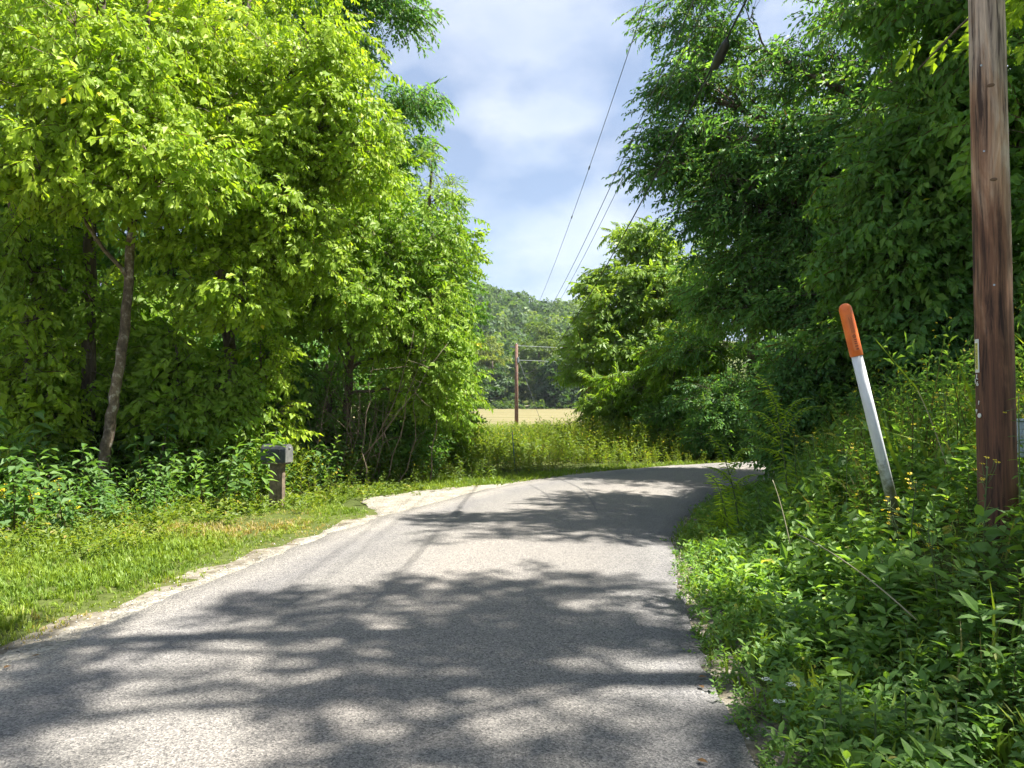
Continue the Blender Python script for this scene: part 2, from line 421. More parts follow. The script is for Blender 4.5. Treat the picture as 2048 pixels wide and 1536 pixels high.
rm = ramp(t, [(0.55, (0, 0, 0)), (0.85, (1, 1, 1))]); t.links.new(mb.outputs[0], rm.inputs['Fac'])
rw = ramp(t, [(0.35, (0.60, 0.62, 0.63)), (0.6, (0.76, 0.78, 0.80))]); t.links.new(n2.outputs['Fac'], rw.inputs['Fac'])
t.links.new(mixc(t, rw.outputs['Color'], (0.16, 0.15, 0.09), rm.outputs['Color']), b.inputs['Base Color']); b.inputs['Roughness'].default_value = 0.5
M['white_mud'] = m
M['orange'] = flat_mat('orange_plastic', (0.90, 0.20, 0.035), 0.4, nscale=9, ncol=(0.74, 0.135, 0.025))
M['orange_dk'] = flat_mat('label_print_red_brown', (0.28, 0.035, 0.02), 0.5)
M['orange_lab'] = flat_mat('label_film_orange', (0.82, 0.20, 0.05), 0.3)
M['tag_yellow'] = flat_mat('tag_yellow', (0.62, 0.58, 0.12), 0.5)
M['tag_white'] = flat_mat('tag_white', (0.75, 0.74, 0.68), 0.5)
M['black'] = flat_mat('black_plastic', (0.02, 0.02, 0.022), 0.5)
M['wire'] = flat_mat('weathered_aluminium_wire', (0.10, 0.11, 0.13), 0.6)
M['wire_pale'] = flat_mat('bright_aluminium_wire', (0.20, 0.23, 0.23), 0.5, metal=0.2)
M['steel'] = flat_mat('galvanised_steel', (0.46, 0.5, 0.54), 0.45, metal=0.5, nscale=8, ncol=(0.36, 0.4, 0.44))
M['mail_metal'] = flat_mat('weathered_mailbox_metal', (0.03, 0.033, 0.038), 0.55, metal=0.2, nscale=9, ncol=(0.075, 0.078, 0.08))
M['mail_door'] = flat_mat('mailbox_door_grey', (0.13, 0.135, 0.135), 0.5, metal=0.3, nscale=11, ncol=(0.2, 0.2, 0.19))
M['mail_wood'] = flat_mat('weathered_post_wood', (0.10, 0.075, 0.055), 0.9, nscale=14, ncol=(0.24, 0.18, 0.12), bmp=0.5)
M['box_pale'] = flat_mat('pale_blue_grey_enamel', (0.42, 0.5, 0.56), 0.4, nscale=5, ncol=(0.36, 0.44, 0.5))
M['insul'] = flat_mat('porcelain_grey', (0.35, 0.36, 0.36), 0.25)
M['petal'] = leaf_mat('petal_yellow', [(0, (0.62, 0.38, 0.01)), (1, (0.75, 0.52, 0.02))], tint=(1.1, 1.1, 0.8), tfac=0.3)
M['flower_eye'] = flat_mat('flower_centre_brown', (0.10, 0.05, 0.015), 0.8)
M['umbel'] = flat_mat('umbel_white', (0.72, 0.74, 0.68), 0.7)
M['stem'] = flat_mat('stem_green', (0.09, 0.13, 0.04), 0.7)
M['stem_brown'] = flat_mat('stem_brown', (0.13, 0.075, 0.04), 0.8)
M['straw'] = flat_mat('straw_stalk', (0.30, 0.27, 0.17), 0.8)
M['blue_stake'] = flat_mat('blue_stake', (0.02, 0.07, 0.2), 0.4)
M['mark'] = flat_mat('tyre_rubber_film', (0.085, 0.083, 0.082), 0.9, nscale=20, ncol=(0.15, 0.145, 0.138))
M['dead_leaf'] = leaf_mat('fallen_leaf', [(0, (0.12, 0.055, 0.02)), (1, (0.17, 0.10, 0.035))], tfac=0.15, gain=1.0)

# ------------------------------------------------------------------ terrain
ROAD = catmull([(-1.45, -16), (-1.42, -8), (-1.3, -2), (-1.05, 3.0), (-0.85, 5.2), (-0.5, 7.4), (0.1, 10.2), (1.35, 13.6), (2.75, 16.1), (4.75, 18.4),
                (7.6, 20.4), (11.2, 22.0), (16, 23.4), (23, 24.6), (34, 25.4), (60, 26)], 24)
_rt = unit(np.gradient(ROAD, axis=0))
_rn = np.stack([_rt[:, 1], -_rt[:, 0]], -1)          # to the right of travel
HALF = 2.08

def road_s(x, y):
    x = np.asarray(x, float).ravel(); y = np.asarray(y, float).ravel()
    res = np.empty(len(x))
    for a in range(0, len(x), 20000):
        d = np.stack([x[a:a + 20000], y[a:a + 20000]], -1)[:, None] - ROAD[None]
        q = (d ** 2).sum(-1); i = q.argmin(1)
        dd = d[np.arange(len(i)), i]
        sgn = np.sign((dd * _rn[i]).sum(-1))
        res[a:a + 20000] = sgn * np.sqrt(q[np.arange(len(i)), i])
    return res

def H(x, y):
    x = np.asarray(x, float); y = np.asarray(y, float); shp = x.shape
    s = road_s(x, y).reshape(shp)
    e = np.abs(s) - HALF
    und = 0.03 * vnoise(x, y, 0.8) + 0.02 * vnoise(x + 9, y, 2.1)
    right = -0.10 * np.exp(-((e - 0.85) / 0.3) ** 2) + 0.78 * smooth(e, 0.95, 2.4) + 0.085 * np.clip(e - 2.4, 0, 12) + 0.05 * vnoise(x, y, 0.6) * smooth(e, 0.6, 2)
    left = -0.03 + 0.02 * np.clip(e - 4, 0, 12)
    near = np.where(s > 0, right, left) * (1 - smooth(y, 24, 45) * (s > 0)) + und * smooth(e, 0.1, 0.8)
    near = np.where(e < 0.0, -0.03, near)
    near = np.where((e >= 0) & (e < 0.35), -0.03 + (near + 0.03) * (e / 0.35), near)
    base = np.interp(y, [-100, 28, 60, 95, 150, 172], [0, 0, -0.25, 0.35, 1.9, 2.6])
    ridge = np.interp(x, [-900, -300, -90, -22, 18, 30, 46, 110, 300, 900], [25, 42, 60, 56, 47, 49, 45, 38, 30, 22])
    hill = smooth(y, 165, 430) * ridge * (0.96 + 0.04 * np.cos(x * 0.05 + 1) * smooth(y, 200, 300))
    hill = hill * (1 - 0.25 * smooth(y, 520, 900))
    return np.where(y > 45, base + hill, near + base * smooth(y, 26, 45) + hill)

def h1(x, y):
    return float(H(np.array([x]), np.array([y]))[0])

def axis(lo, hi, fine_lo, fine_hi, st, gr=1.22):
    a = list(np.arange(fine_lo, fine_hi, st)); d = st
    v = a[-1]
    while v < hi:
        d *= gr; v += d; a.append(v)
    d = st; v = a[0]
    while v > lo:
        d *= gr; v -= d; a.insert(0, v)
    return np.array(a)

xs = axis(-1500, 1500, -10, 12, 0.25); ys = axis(-300, 1600, -1, 26, 0.25, 1.14)
X, Yg = np.meshgrid(xs, ys)
Z = H(X, Yg)
nx, ny = len(xs), len(ys)
idx = np.arange(nx * ny).reshape(ny, nx)
q = np.stack([idx[:-1, :-1], idx[:-1, 1:], idx[1:, 1:], idx[1:, :-1]], -1).reshape(-1, 4)
g = Geo()
kind = np.where((Yg > 66 + 4 * vnoise(X, Yg, 0.08)) & (Yg < 160), 1.0, 0.2)
sg_ = road_s(X, Yg).reshape(X.shape); eg = np.abs(sg_) - HALF
kind = np.where((eg < np.where(sg_ < 0, 0.36, 0.25) + 0.15 * vnoise(X, Yg, 2.0)) & (Yg < 40), 0.5, kind)
kind = np.where((sg_ < 0) & (X < -3.2) & (eg > 4.5) & (Yg < 30), 0.5, kind)
g.add(np.stack([X, Yg, Z], -1).reshape(-1, 3), np.concatenate([q[:, [0, 1, 2]], q[:, [0, 2, 3]]]), kind.ravel())
tag(g.build('ground', M['ground'], smooth_sh=True), 'rolling roadside ground with grassy verge, bank and field', kind='structure')

# road ribbon
ac = np.concatenate([[-1.012], np.linspace(-1, 1, 15), [1.012]])
rd_i = np.arange(len(ROAD))
wl = HALF + 0.05 * vnoise(rd_i, rd_i * 0 + 3, 0.35) + 0.03 * vnoise(rd_i, rd_i * 0 + 8, 1.3)
wr_ = HALF + 0.05 * vnoise(rd_i, rd_i * 0 + 13, 0.35) + 0.03 * vnoise(rd_i, rd_i * 0 + 18, 1.3)
half = np.where(ac[None] < 0, wl[:, None], wr_[:, None])
pt = ROAD[:, None] + (ac[None, :, None] * half[..., None]) * _rn[:, None]
zz = 0.012 + 0.035 * (1 - np.clip(np.abs(ac), 0, 1) ** 2)
zz = np.where(np.abs(ac) > 1.001, -0.06, zz)
V = np.concatenate([pt, np.broadcast_to(zz[None, :, None], pt.shape[:2] + (1,))], -1)
k = len(ac); n_ = len(ROAD)
idx = np.arange(n_ * k).reshape(n_, k)
q = np.stack([idx[:-1, :-1], idx[:-1, 1:], idx[1:, 1:], idx[1:, :-1]], -1).reshape(-1, 4)
g = Geo()
g.add(V.reshape(-1, 3), np.concatenate([q[:, [0, 1, 2]], q[:, [0, 2, 3]]]), np.broadcast_to((np.clip(ac, -1, 1) * 0.5 + 0.5) * 0.92, (n_, k)).ravel())
road = g.build('road', M['asphalt'], smooth_sh=True)
tag(road, 'narrow grey chip seal country road curving right', kind='structure')

def road_z(x, y):
    s = abs(float(road_s([x], [y])[0])) / HALF
    return 0.012 + 0.035 * (1 - min(s, 1) ** 2)

# dark tyre streaks lying on the road
def streak(pts, wd):
    c = catmull(pts, 14); tt = unit(np.gradient(c, axis=0)); nn = np.stack([tt[:, 1], -tt[:, 0]], -1)
    g = Geo(); V = []
    for i, p in enumerate(c):
        for sgn in (-1, 1):
            x, y = p + sgn * wd / 2 * nn[i] * (0.4 + 0.6 * math.sin(math.pi * (i + 0.7) / (len(c) + 0.4)))
            V.append((x, y, road_z(x, y) + 0.005))
    F = []
    for i in range(len(c) - 1):
        a = 2 * i; F += [[a, a + 1, a + 3], [a, a + 3, a + 2]]
    g.add(V, F)
    g.build('tyre_mark', M['mark'], road)
streak([(1.05, 16.6), (1.3, 14.6), (1.32, 12.6), (1.25, 11.0)], 0.035)
streak([(0.35, 15.4), (0.62, 13.4), (0.6, 12.0)], 0.02)

# pale gravel shoulder along the left edge and the lay-by before the mailbox
def strip(name, fn_in, fn_out, i0, i1, z, mat, label):
    g = Geo(); V = []; F = []; cols = 7
    ii = np.linspace(i0, i1, (i1 - i0) * 2)
    for a, fi in enumerate(ii):
        i = int(fi); fr = fi - i
        c = ROAD[i] * (1 - fr) + ROAD[min(i + 1, len(ROAD) - 1)] * fr; nn = _rn[i]
        w0, w1 = fn_in(c, fi), fn_out(c, fi)
        for b in range(cols):
            s = w0 + (w1 - w0) * b / (cols - 1)
            x, y = c - nn * s
            V.append((x, y, z - 0.03 * (b / (cols - 1)) ** 2 - (0.03 if b == cols - 1 else 0)))
    n = len(ii)
    for a in range(n - 1):
        for b in range(cols - 1):
            p = a * cols + b; F += [[p, p + cols, p + cols + 1], [p, p + cols + 1, p + 1]]
    g.add(V, F)
    return tag(g.build(name, mat, smooth_sh=True), label, kind='structure')
def sh_out(c, fi):
    y = c[1]
    wd = 0.24 + 0.12 * vnoise(np.array([fi]), np.array([0.0]), 0.35)[0] + 0.09 * vnoise(np.array([fi]), np.array([5.0]), 1.3)[0]
    wd += 1.35 * math.exp(-((y - 12.4) / 1.1) ** 2) + 0.9 * math.exp(-((y - 13.9) / 0.8) ** 2)
    return HALF - 0.02 + wd
i_far = int(np.argmin(np.abs(ROAD[:, 1] - 17.6)))
strip('gravel_shoulder', lambda c, fi: HALF - 0.08, sh_out, 30, i_far, 0.012, M['gravel'], 'pale limestone gravel shoulder along the left road edge')

# ------------------------------------------------------------------ leaf and spray templates
def leaf2(L_=1.0, wd=0.5, fold=0.10, droop=0.12):
    V = np.array([[0, 0, 0], [0.42, wd / 2, fold], [0.42, -wd / 2, fold], [1, 0, -droop]]) * L_
    return V, np.array([[0, 2, 3], [0, 3, 1]])

def leaf8(L_=1.0, wd=0.42, fold=0.06, droop=0.22):
    rows = [(0.10, 0.30), (0.34, 1.0), (0.66, 0.72)]
    V = [[0, 0, 0]]
    for u, f in rows:
        zz = -droop * u ** 2
        V += [[u, wd / 2 * f, zz + fold * f], [u, 0, zz], [u, -wd / 2 * f, zz + fold * f]]
    V.append([1, 0, -droop])
    F = [[0, 2, 1], [0, 3, 2]]
    for i in (1, 4):
        F += [[i, i + 1, i + 4], [i, i + 4, i + 3], [i + 1, i + 2, i + 5], [i + 1, i + 5, i + 4]]
    F += [[7, 8, 10], [8, 9, 10]]
    return np.array(V) * L_, np.array(F)

def frame(a, n):
    a = unit(a); n = unit(n - (n * a).sum(-1, keepdims=True) * a)
    return np.stack([a, np.cross(n, a), n], -1)

def rnd_dir(k, r=rng):
    return unit(r.normal(size=(k, 3)))

def spray(nl=11, leaf_len=0.26, wd=0.5, droop=0.35, spread=55, seed=0, leaf=leaf2, side=0.16):
    """a flat twig of alternate leaves, 1 unit long, along +X, face up +Z"""
    r = np.random.default_rng(seed)
    G = Geo()
    LV, LF = leaf(1.0, wd)
    for i in range(nl):
        u = (i + 0.6) / nl
        last = i == nl - 1
        sg = 1 if i % 2 else -1
        ang = 0 if last else rad(spread + r.normal() * 14) * sg * (1 - 0.35 * u)
        d = np.array([math.cos(ang), math.sin(ang), -droop * r.uniform(0.3, 1.6)])
        nn = np.array([r.normal() * 0.3, r.normal() * 0.3 + 0.15 * sg, 1.0])
        Mx = frame(d[None], nn[None])[0]
        l = leaf_len * r.uniform(0.55, 1.3) * (0.75 + 0.45 * math.sin(math.pi * u))
        base = np.array([u * 0.92, 0.02 * sg + side * r.normal() * 0.3, -0.12 * u * u + r.normal() * 0.02])
        G.add((LV * l) @ Mx.T + base, LF, np.clip(r.uniform(), 0.0, 0.999))
    G.add([[0, 0, 0.006], [0, 0, -0.012], [0.5, 0, -0.03], [0.92, 0, -0.12]], [[0, 1, 2], [0, 2, 3]], -1)
    return np.concatenate(G.V), np.concatenate(G.F), np.concatenate(G.R)

def frond(pairs=7, ll=0.24, wd=0.3, arch=0.35, seed=0):
    """a pinnate leaf, 1 unit long"""
    r = np.random.default_rng(seed); G = Geo()
    LV, LF = leaf2(1.0, wd, 0.06, 0.25)
    for i in range(pairs * 2 + 1):
        u = 0.22 + 0.78 * (i // 2) / pairs
        sg = (1 if i % 2 else -1)
        term = i == pairs * 2
        ang = 0 if term else rad(62 - 25 * u + r.normal() * 7) * sg
        d = np.array([math.cos(ang), math.sin(ang), -0.35 - 0.5 * u + r.normal() * 0.12])
        Mx = frame(d[None], np.array([[0.1, 0.25 * sg, 1.0]]))[0]
        l = ll * (0.7 + 0.5 * math.sin(math.pi * min(u, 0.9))) * r.uniform(0.85, 1.15)
        G.add((LV * l) @ Mx.T + np.array([u, 0, 0.25 * u - arch * 1.6 * u * u]), LF, r.uniform())
    G.add([[0, 0, 0.006], [0, 0, -0.008], [0.5, 0, 0.125 - arch * 0.4], [1, 0, 0.25 - 1.6 * arch]], [[0, 1, 2], [0, 2, 3]], -1)
    return np.concatenate(G.V), np.concatenate(G.F), np.concatenate(G.R)

T_BROAD = [spray(12, 0.25, 0.6, 0.7, 55, s) for s in range(6)]
T_FINE = [spray(13, 0.215, 0.48, 0.3, 60, 20 + s) for s in range(6)]
T_SMALL = [spray(17, 0.15, 0.5, 0.2, 62, 40 + s, side=0.3) for s in range(5)]
T_FROND = [frond(7, 0.27, 0.34, 0.12 + 0.07 * s, 60 + s) for s in range(5)]
T_HILL = [spray(5, 0.55, 0.8, 0.35, 70, 90 + s, side=0.7) for s in range(5)]
T_TUFT = [spray(9, 0.42, 0.7, 0.35, 70, 80 + s, side=0.7) for s in range(5)]

# ------------------------------------------------------------------ trees
def bez(p0, p1, p2, n):
    t = np.linspace(0, 1, n)[:, None]
    return (1 - t) ** 2 * p0 + 2 * t * (1 - t) * p1 + t ** 2 * p2

TREE_LOG = []
def make_tree(name, label, base, trunk, blobs, temps, size, mat, bark, group=None, per=26, droop=0.25, rc=(0.55, 0.9), flat=0.6,
              sides=9, twigs=3, seed=1, limb_r=0.05, crown_name='crown', cat='tree', lmin=0.15, face=(0.05, -0.3, 0.75), fr=0.36):
    """trunk: list of (x,y,z,r) in world metres; blobs: (centre, radii, clumps) in world metres"""
    r = np.random.default_rng(seed)
    base = np.asarray(base, float); TREE_LOG.append((label, base))
    root = empty(name, base, label, cat, group)
    tp = np.asarray(trunk, float)
    path = catmull(tp[:, :3], 6); rr = np.interp(np.linspace(0, 1, len(path)), np.linspace(0, 1, len(tp)), tp[:, 3])
    path[1:-1, :2] += r.normal(size=(len(path) - 2, 2)) * 0.012
    g = Geo(); tube(g, path, rr, sides, jitter=0.07)
    g.build('trunk', bark, root, True, shift=base)
    gb = Geo(); gl = Geo()
    ax = path[:, :2].mean(0)
    zlo, zhi = path[0, 2], path[-1, 2]
    allc = []
    def on_trunk(ci):
        hd = np.linalg.norm(ci[:2] - ax)
        za = np.clip(ci[2] - r.uniform(0.2, 0.7) * hd - r.uniform(0, 0.8), zlo + r.uniform(lmin, lmin + 0.25) * (zhi - zlo), zhi - 0.02)
        return int(np.argmin(np.abs(path[:, 2] - za))), hd
    for c, rad3, ncl in blobs:
        c = np.asarray(c, float); rad3 = np.asarray(rad3, float)
        d = rnd_dir(ncl, r) * (r.uniform(0.12, 1, (ncl, 1)) ** (1 / 2.4))
        k, hd = on_trunk(c); p0 = path[k]; ln = np.linalg.norm(c - p0)
        lead = bez(p0, p0 * 0.5 + c * 0.5 + np.array([0, 0, 0.15 * hd]) + r.normal(size=3) * 0.1 * (0.4 + 0.2 * hd), c, 9)
        lead[1:-1] += r.normal(size=(7, 3)) * 0.025 * (0.5 + 0.2 * ln)
        r0 = min(limb_r * (0.5 + 0.16 * ln), rr[k] * 0.7)
        lr = np.linspace(r0, max(0.012, r0 * 0.25), 9)
        tube(gb, lead, lr, 5, cap=False)
        allc += [(ci, lead, lr) for ci in c + d * rad3]
    for ci, lead, lr in allc:
        k = int(np.argmin(((lead[2:] - ci) ** 2).sum(1))) + 2; k = max(2, k - int(r.integers(0, 3))); p0 = lead[k]
        hd = np.linalg.norm(ci[:2] - p0[:2])
        mid = p0 * 0.5 + ci * 0.5 + np.array([0, 0, 0.12 * hd]) + r.normal(size=3) * 0.07
        pts = bez(p0, mid, ci, 6); pts[1:-1] += r.normal(size=(4, 3)) * 0.025
        tube(gb, pts, np.linspace(lr[k] * 0.6, 0.007, 6), 3, cap=False)
        kk = max(4, int(per * r.uniform(0.6, 1.4)))
        rcl = r.uniform(*rc)
        off = rnd_dir(kk, r) * (r.uniform(0.05, 1, (kk, 1)) ** 0.5) * np.array([rcl, rcl, rcl * flat])
        outw = np.concatenate([unit((ci[:2] - ax)[None]), np.zeros((1, 1))], 1)
        a = unit(off / rcl * 0.9 + outw * 0.55 + r.normal(size=(kk, 3)) * 0.4 + np.array([0, 0, -droop - 0.1]))
        nn = np.asarray(face) + r.normal(size=(kk, 3)) * fr + outw * 0.35
        sc = size * r.uniform(0.6, 1.35, (kk, 1, 1))
        Mx = frame(a, nn) * sc
        rs = np.clip(r.uniform(0.0, 1.0) * 0.4 + 0.6 * r.uniform(size=kk), 0, 1)
        pick = r.integers(0, len(temps), kk)
        pos = ci + off - a * size * 0.3
        for j, T in enumerate(temps):
            w_ = pick == j
            gl.inst(T, Mx[w_], pos[w_], rs[w_])
        for _ in range(min(twigs, kk)):
            j = r.integers(kk)
            tube(gb, bez(pts[3], (pts[4] + pos[j]) / 2 + r.normal(size=3) * 0.05, pos[j], 4), np.linspace(0.009, 0.003, 4), 3, cap=False)
    o = gb.build('branches', bark, root, True, shift=base); o['kind'] = 'stuff'
    o = gl.build(crown_name, mat, root, shift=base); o['kind'] = 'stuff'
    return root

def B(px, py, rx, ry, Y, ry_depth, n):
    """crown lobe seen at photo pixel (px,py), half extents in pixels, at distance Y"""
    c = P(px, py, Y)
    return (c, (rx / FPX * Y, ry_depth, ry / FPX * Y), n)

def gpt(px, Y):
    x = (px - 1024) / FPX * Y
    return np.array([x, Y, h1(x, Y)])

def tr(*pts):
    """trunk points (px, py, Y, r) -> world"""
    return [(*P(a, b_, c), r_) for a, b_, c, r_ in pts]

def trunk_from(base, *pts):
    return [(base[0], base[1], base[2] - 0.15, pts[0][3] * 1.25)] + tr(*pts)

LG = 'trees on the left of the road'
FL = (0.42, -0.35, 0.62)      # leaves of the left wood turn to the open, sunny road side
FR = (-0.3, -0.3, 0.7)
RG = 'trees on the right of the road'
# left wood, front rank
b0 = gpt(195, 12.0)
make_tree('tree', 'slender leaning tree with patchy pale bark and yellow-green leaves, front of left wood', b0,
          trunk_from(b0, (205, 930, 12.0, 0.092), (228, 810, 12.0, 0.082), (246, 680, 12.0, 0.078), (262, 500, 12.0, 0.07), (262, 330, 12.0, 0.058), (285, 150, 12.1, 0.05), (300, 0, 12.2, 0.03)),
          [B(150, 110, 200, 110, 11.3, 1.3, 34), B(330, 340, 150, 75, 11.2, 1.0, 20), B(70, 330, 140, 80, 11.0, 1.0, 20), B(180, 215, 180, 60, 11.2, 1.0, 20), B(240, -40, 200, 60, 13.0, 1.0, 8)],
          T_BROAD, 0.42, M['bright'], M['bark_pale'], LG, per=26, droop=0.45, seed=11, face=FL)
b0 = gpt(165, 13.2)
make_tree('tree', 'straight grey tree with vine-wrapped trunk just behind the slender leaning tree', b0,
          trunk_from(b0, (172, 900, 13.2, 0.13), (178, 700, 13.2, 0.12), (180, 480, 13.2, 0.105), (175, 250, 13.3, 0.09), (200, 0, 13.4, 0.07), (210, -250, 13.5, 0.03)),
          [B(60, 520, 120, 70, 12.6, 0.9, 12), B(150, 400, 160, 80, 13.4, 1.0, 12), B(120, 620, 110, 50, 13.0, 0.7, 7), B(120, 60, 200, 90, 14.2, 1.0, 16), B(150, -90, 220, 80, 14.8, 1.2, 14), B(180, 760, 60, 90, 13.0, 0.4, 6)],
          T_BROAD, 0.39, M['mid'], M['bark'], LG, per=24, droop=0.35, seed=12, face=FL)
b0 = gpt(30, 13.6)
make_tree('tree', 'forked tree with bare leaning limbs at the left picture edge', b0,
          trunk_from(b0, (55, 900, 13.6, 0.12), (95, 720, 13.5, 0.10), (70, 570, 13.4, 0.08), (20, 400, 13.3, 0.06), (-40, 200, 13.3, 0.035)),
          [B(-60, 250, 140, 160, 13.2, 1.2, 20), B(20, 560, 90, 60, 12.6, 0.6, 8), B(-60, 700, 100, 120, 13.0, 1.0, 14), B(40, 820, 70, 50, 12.8, 0.5, 6)],
          T_BROAD, 0.39, M['mid'], M['bark'], LG, per=24, droop=0.35, seed=13, face=FL)
b0 = gpt(455, 14.6)
make_tree('tree', 'leafy yellow-green tree in the middle of the left wood, broad layered crown', b0,
          trunk_from(b0, (455, 860, 14.6, 0.13), (462, 720, 14.6, 0.115), (440, 560, 14.5, 0.10), (445, 400, 14.5, 0.085), (470, 200, 14.5, 0.06), (500, 0, 14.6, 0.035)),
          [B(580, 145, 165, 85, 13.8, 1.3, 31), B(640, 290, 160, 90, 13.4, 1.2, 34), B(480, 280, 130, 80, 13.2, 1.0, 18), B(570, 430, 140, 70, 13.3, 1.0, 24), B(420, 90, 120, 100, 13.6, 1.2, 20), B(560, 520, 130, 50, 13.3, 0.8, 12), B(500, 600, 110, 42, 12.7, 0.6, 9), B(390, 510, 80, 40, 12.6, 0.5, 6), B(500, -30, 200, 60, 15.6, 1.0, 10)],
          T_BROAD, 0.40, M['bright'], M['bark'], LG, per=30, droop=0.4, seed=14, face=FL)
b0 = gpt(690, 16.6)
make_tree('tree', 'rounded green tree leaning to the road, right front of the left wood', b0,
          trunk_from(b0, (690, 850, 16.6, 0.10), (700, 720, 16.5, 0.09), (690, 580, 16.4, 0.075), (700, 430, 16.4, 0.05), (710, 330, 16.4, 0.03)),
          [B(760, 610, 150, 70, 15.6, 1.2, 34), B(720, 480, 150, 80, 15.8, 1.2, 34), B(840, 500, 80, 110, 16.2, 1.2, 22), B(850, 690, 85, 90, 16.0, 1.1, 26), B(640, 630, 90, 50, 15.4, 0.8, 12), B(700, 370, 120, 60, 16.2, 1.1, 16), B(880, 800, 60, 50, 16.2, 0.8, 12)],
          T_BROAD, 0.37, M['mid'], M['bark'], LG, per=29, droop=0.35, seed=15, face=FL)
b0 = gpt(640, 21.5)
make_tree('tree', 'tall dark green tree with drooping branch tips above the left wood', b0,
          trunk_from(b0, (645, 700, 21.5, 0.22), (660, 400, 21.5, 0.18), (680, 100, 21.5, 0.13), (690, -200, 21.5, 0.06)),
          [B(765, 15, 85, 30, 21, 1.2, 17), B(825, 205, 38, 22, 21, 0.8, 9), B(650, 120, 90, 120, 21.6, 1.6, 26), B(790, 290, 55, 34, 21, 1.0, 8), B(680, 330, 140, 120, 21.8, 1.8, 30), B(690, -110, 150, 80, 21.5, 2.0, 24), B(640, 560, 140, 120, 21.5, 1.8, 24)],
          T_FINE, 0.62, M['dark'], M['bark'], LG, per=24, droop=0.5, flat=0.4, seed=16, face=FL, rc=(0.6, 1.0))
b0 = gpt(850, 26.5)
make_tree('tree', 'thin airy tree with sparse yellowish crown against the sky', b0,
          trunk_from(b0, (850, 760, 26.5, 0.12), (852, 560, 26.5, 0.10), (858, 420, 26.5, 0.07), (868, 280, 26.5, 0.025)),
          [B(868, 330, 32, 50, 26.3, 0.7, 8), B(900, 390, 22, 35, 26.4, 0.5, 5), B(845, 420, 50, 60, 26.5, 0.9, 12), B(860, 540, 60, 70, 26.5, 1.0, 14)],
          T_SMALL, 0.55, M['walnut'], M['bark'], LG, per=16, droop=0.1, seed=17, face=FL, rc=(0.4, 0.7))
b0 = gpt(870, 20.6)
make_tree('tree', 'green tree at the right tip of the left wood, beside the field view', b0,
          trunk_from(b0, (868, 800, 20.6, 0.11), (872, 650, 20.6, 0.09), (878, 520, 20.6, 0.07), (880, 420, 20.6, 0.03)),
          [B(885, 470, 45, 55, 20.5, 0.9, 14), B(900, 560, 38, 60, 20.4, 0.9, 14), B(875, 640, 55, 60, 20.4, 1.0, 16), B(880, 760, 42, 60, 20.3, 0.9, 14), B(840, 560, 60, 100, 20.8, 1.1, 18), B(895, 830, 40, 25, 20.2, 0.6, 6)],
          T_BROAD, 0.42, M['green'], M['bark'], LG, per=24, droop=0.3, seed=18, face=FL)
# left wood, back rank
def back_tree(label, px, Y, h_, rx, mat, seed, dens=1.0, group=LG, size=0.66, per=20, temps=T_BROAD, zfrac=0.12):
    b0 = gpt(px, Y)
    x, y, z = b0
    tk = [(x, y, z - 0.15, 0.2), (x + 0.1, y, z + h_ * 0.35, 0.16), (x - 0.1, y + 0.1, z + h_ * 0.7, 0.1), (x, y, z + h_ * 0.97, 0.03)]
    bl = [((x, y, z + h_ * f), (rx * k, rx * k * 0.9, h_ * 0.13), int(n * dens)) for f, k, n in ((zfrac + .05, 0.75, 16), (0.3, 0.95, 26), (0.48, 1.0, 30), (0.66, 0.9, 26), (0.82, 0.7, 18), (0.94, 0.4, 8))]
    return make_tree('tree', label, b0, tk, bl, temps, size, mat, M['bark'], group, per=per, droop=0.3, seed=seed, rc=(0.7, 1.1), lmin=0.05, twigs=1)
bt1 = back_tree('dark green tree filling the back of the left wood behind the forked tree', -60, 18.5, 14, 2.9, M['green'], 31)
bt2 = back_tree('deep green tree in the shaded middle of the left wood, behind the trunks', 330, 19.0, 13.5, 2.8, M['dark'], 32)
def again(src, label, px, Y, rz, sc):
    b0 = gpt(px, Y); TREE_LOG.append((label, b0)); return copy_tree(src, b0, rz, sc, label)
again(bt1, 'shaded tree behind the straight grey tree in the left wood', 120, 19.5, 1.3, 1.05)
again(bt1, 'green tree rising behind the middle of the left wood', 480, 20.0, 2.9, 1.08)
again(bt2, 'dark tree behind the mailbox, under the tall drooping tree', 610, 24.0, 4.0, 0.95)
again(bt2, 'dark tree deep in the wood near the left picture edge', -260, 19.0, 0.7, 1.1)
again(bt1, 'green tree behind the rounded roadside tree of the left wood', 740, 25.0, 5.1, 0.8)

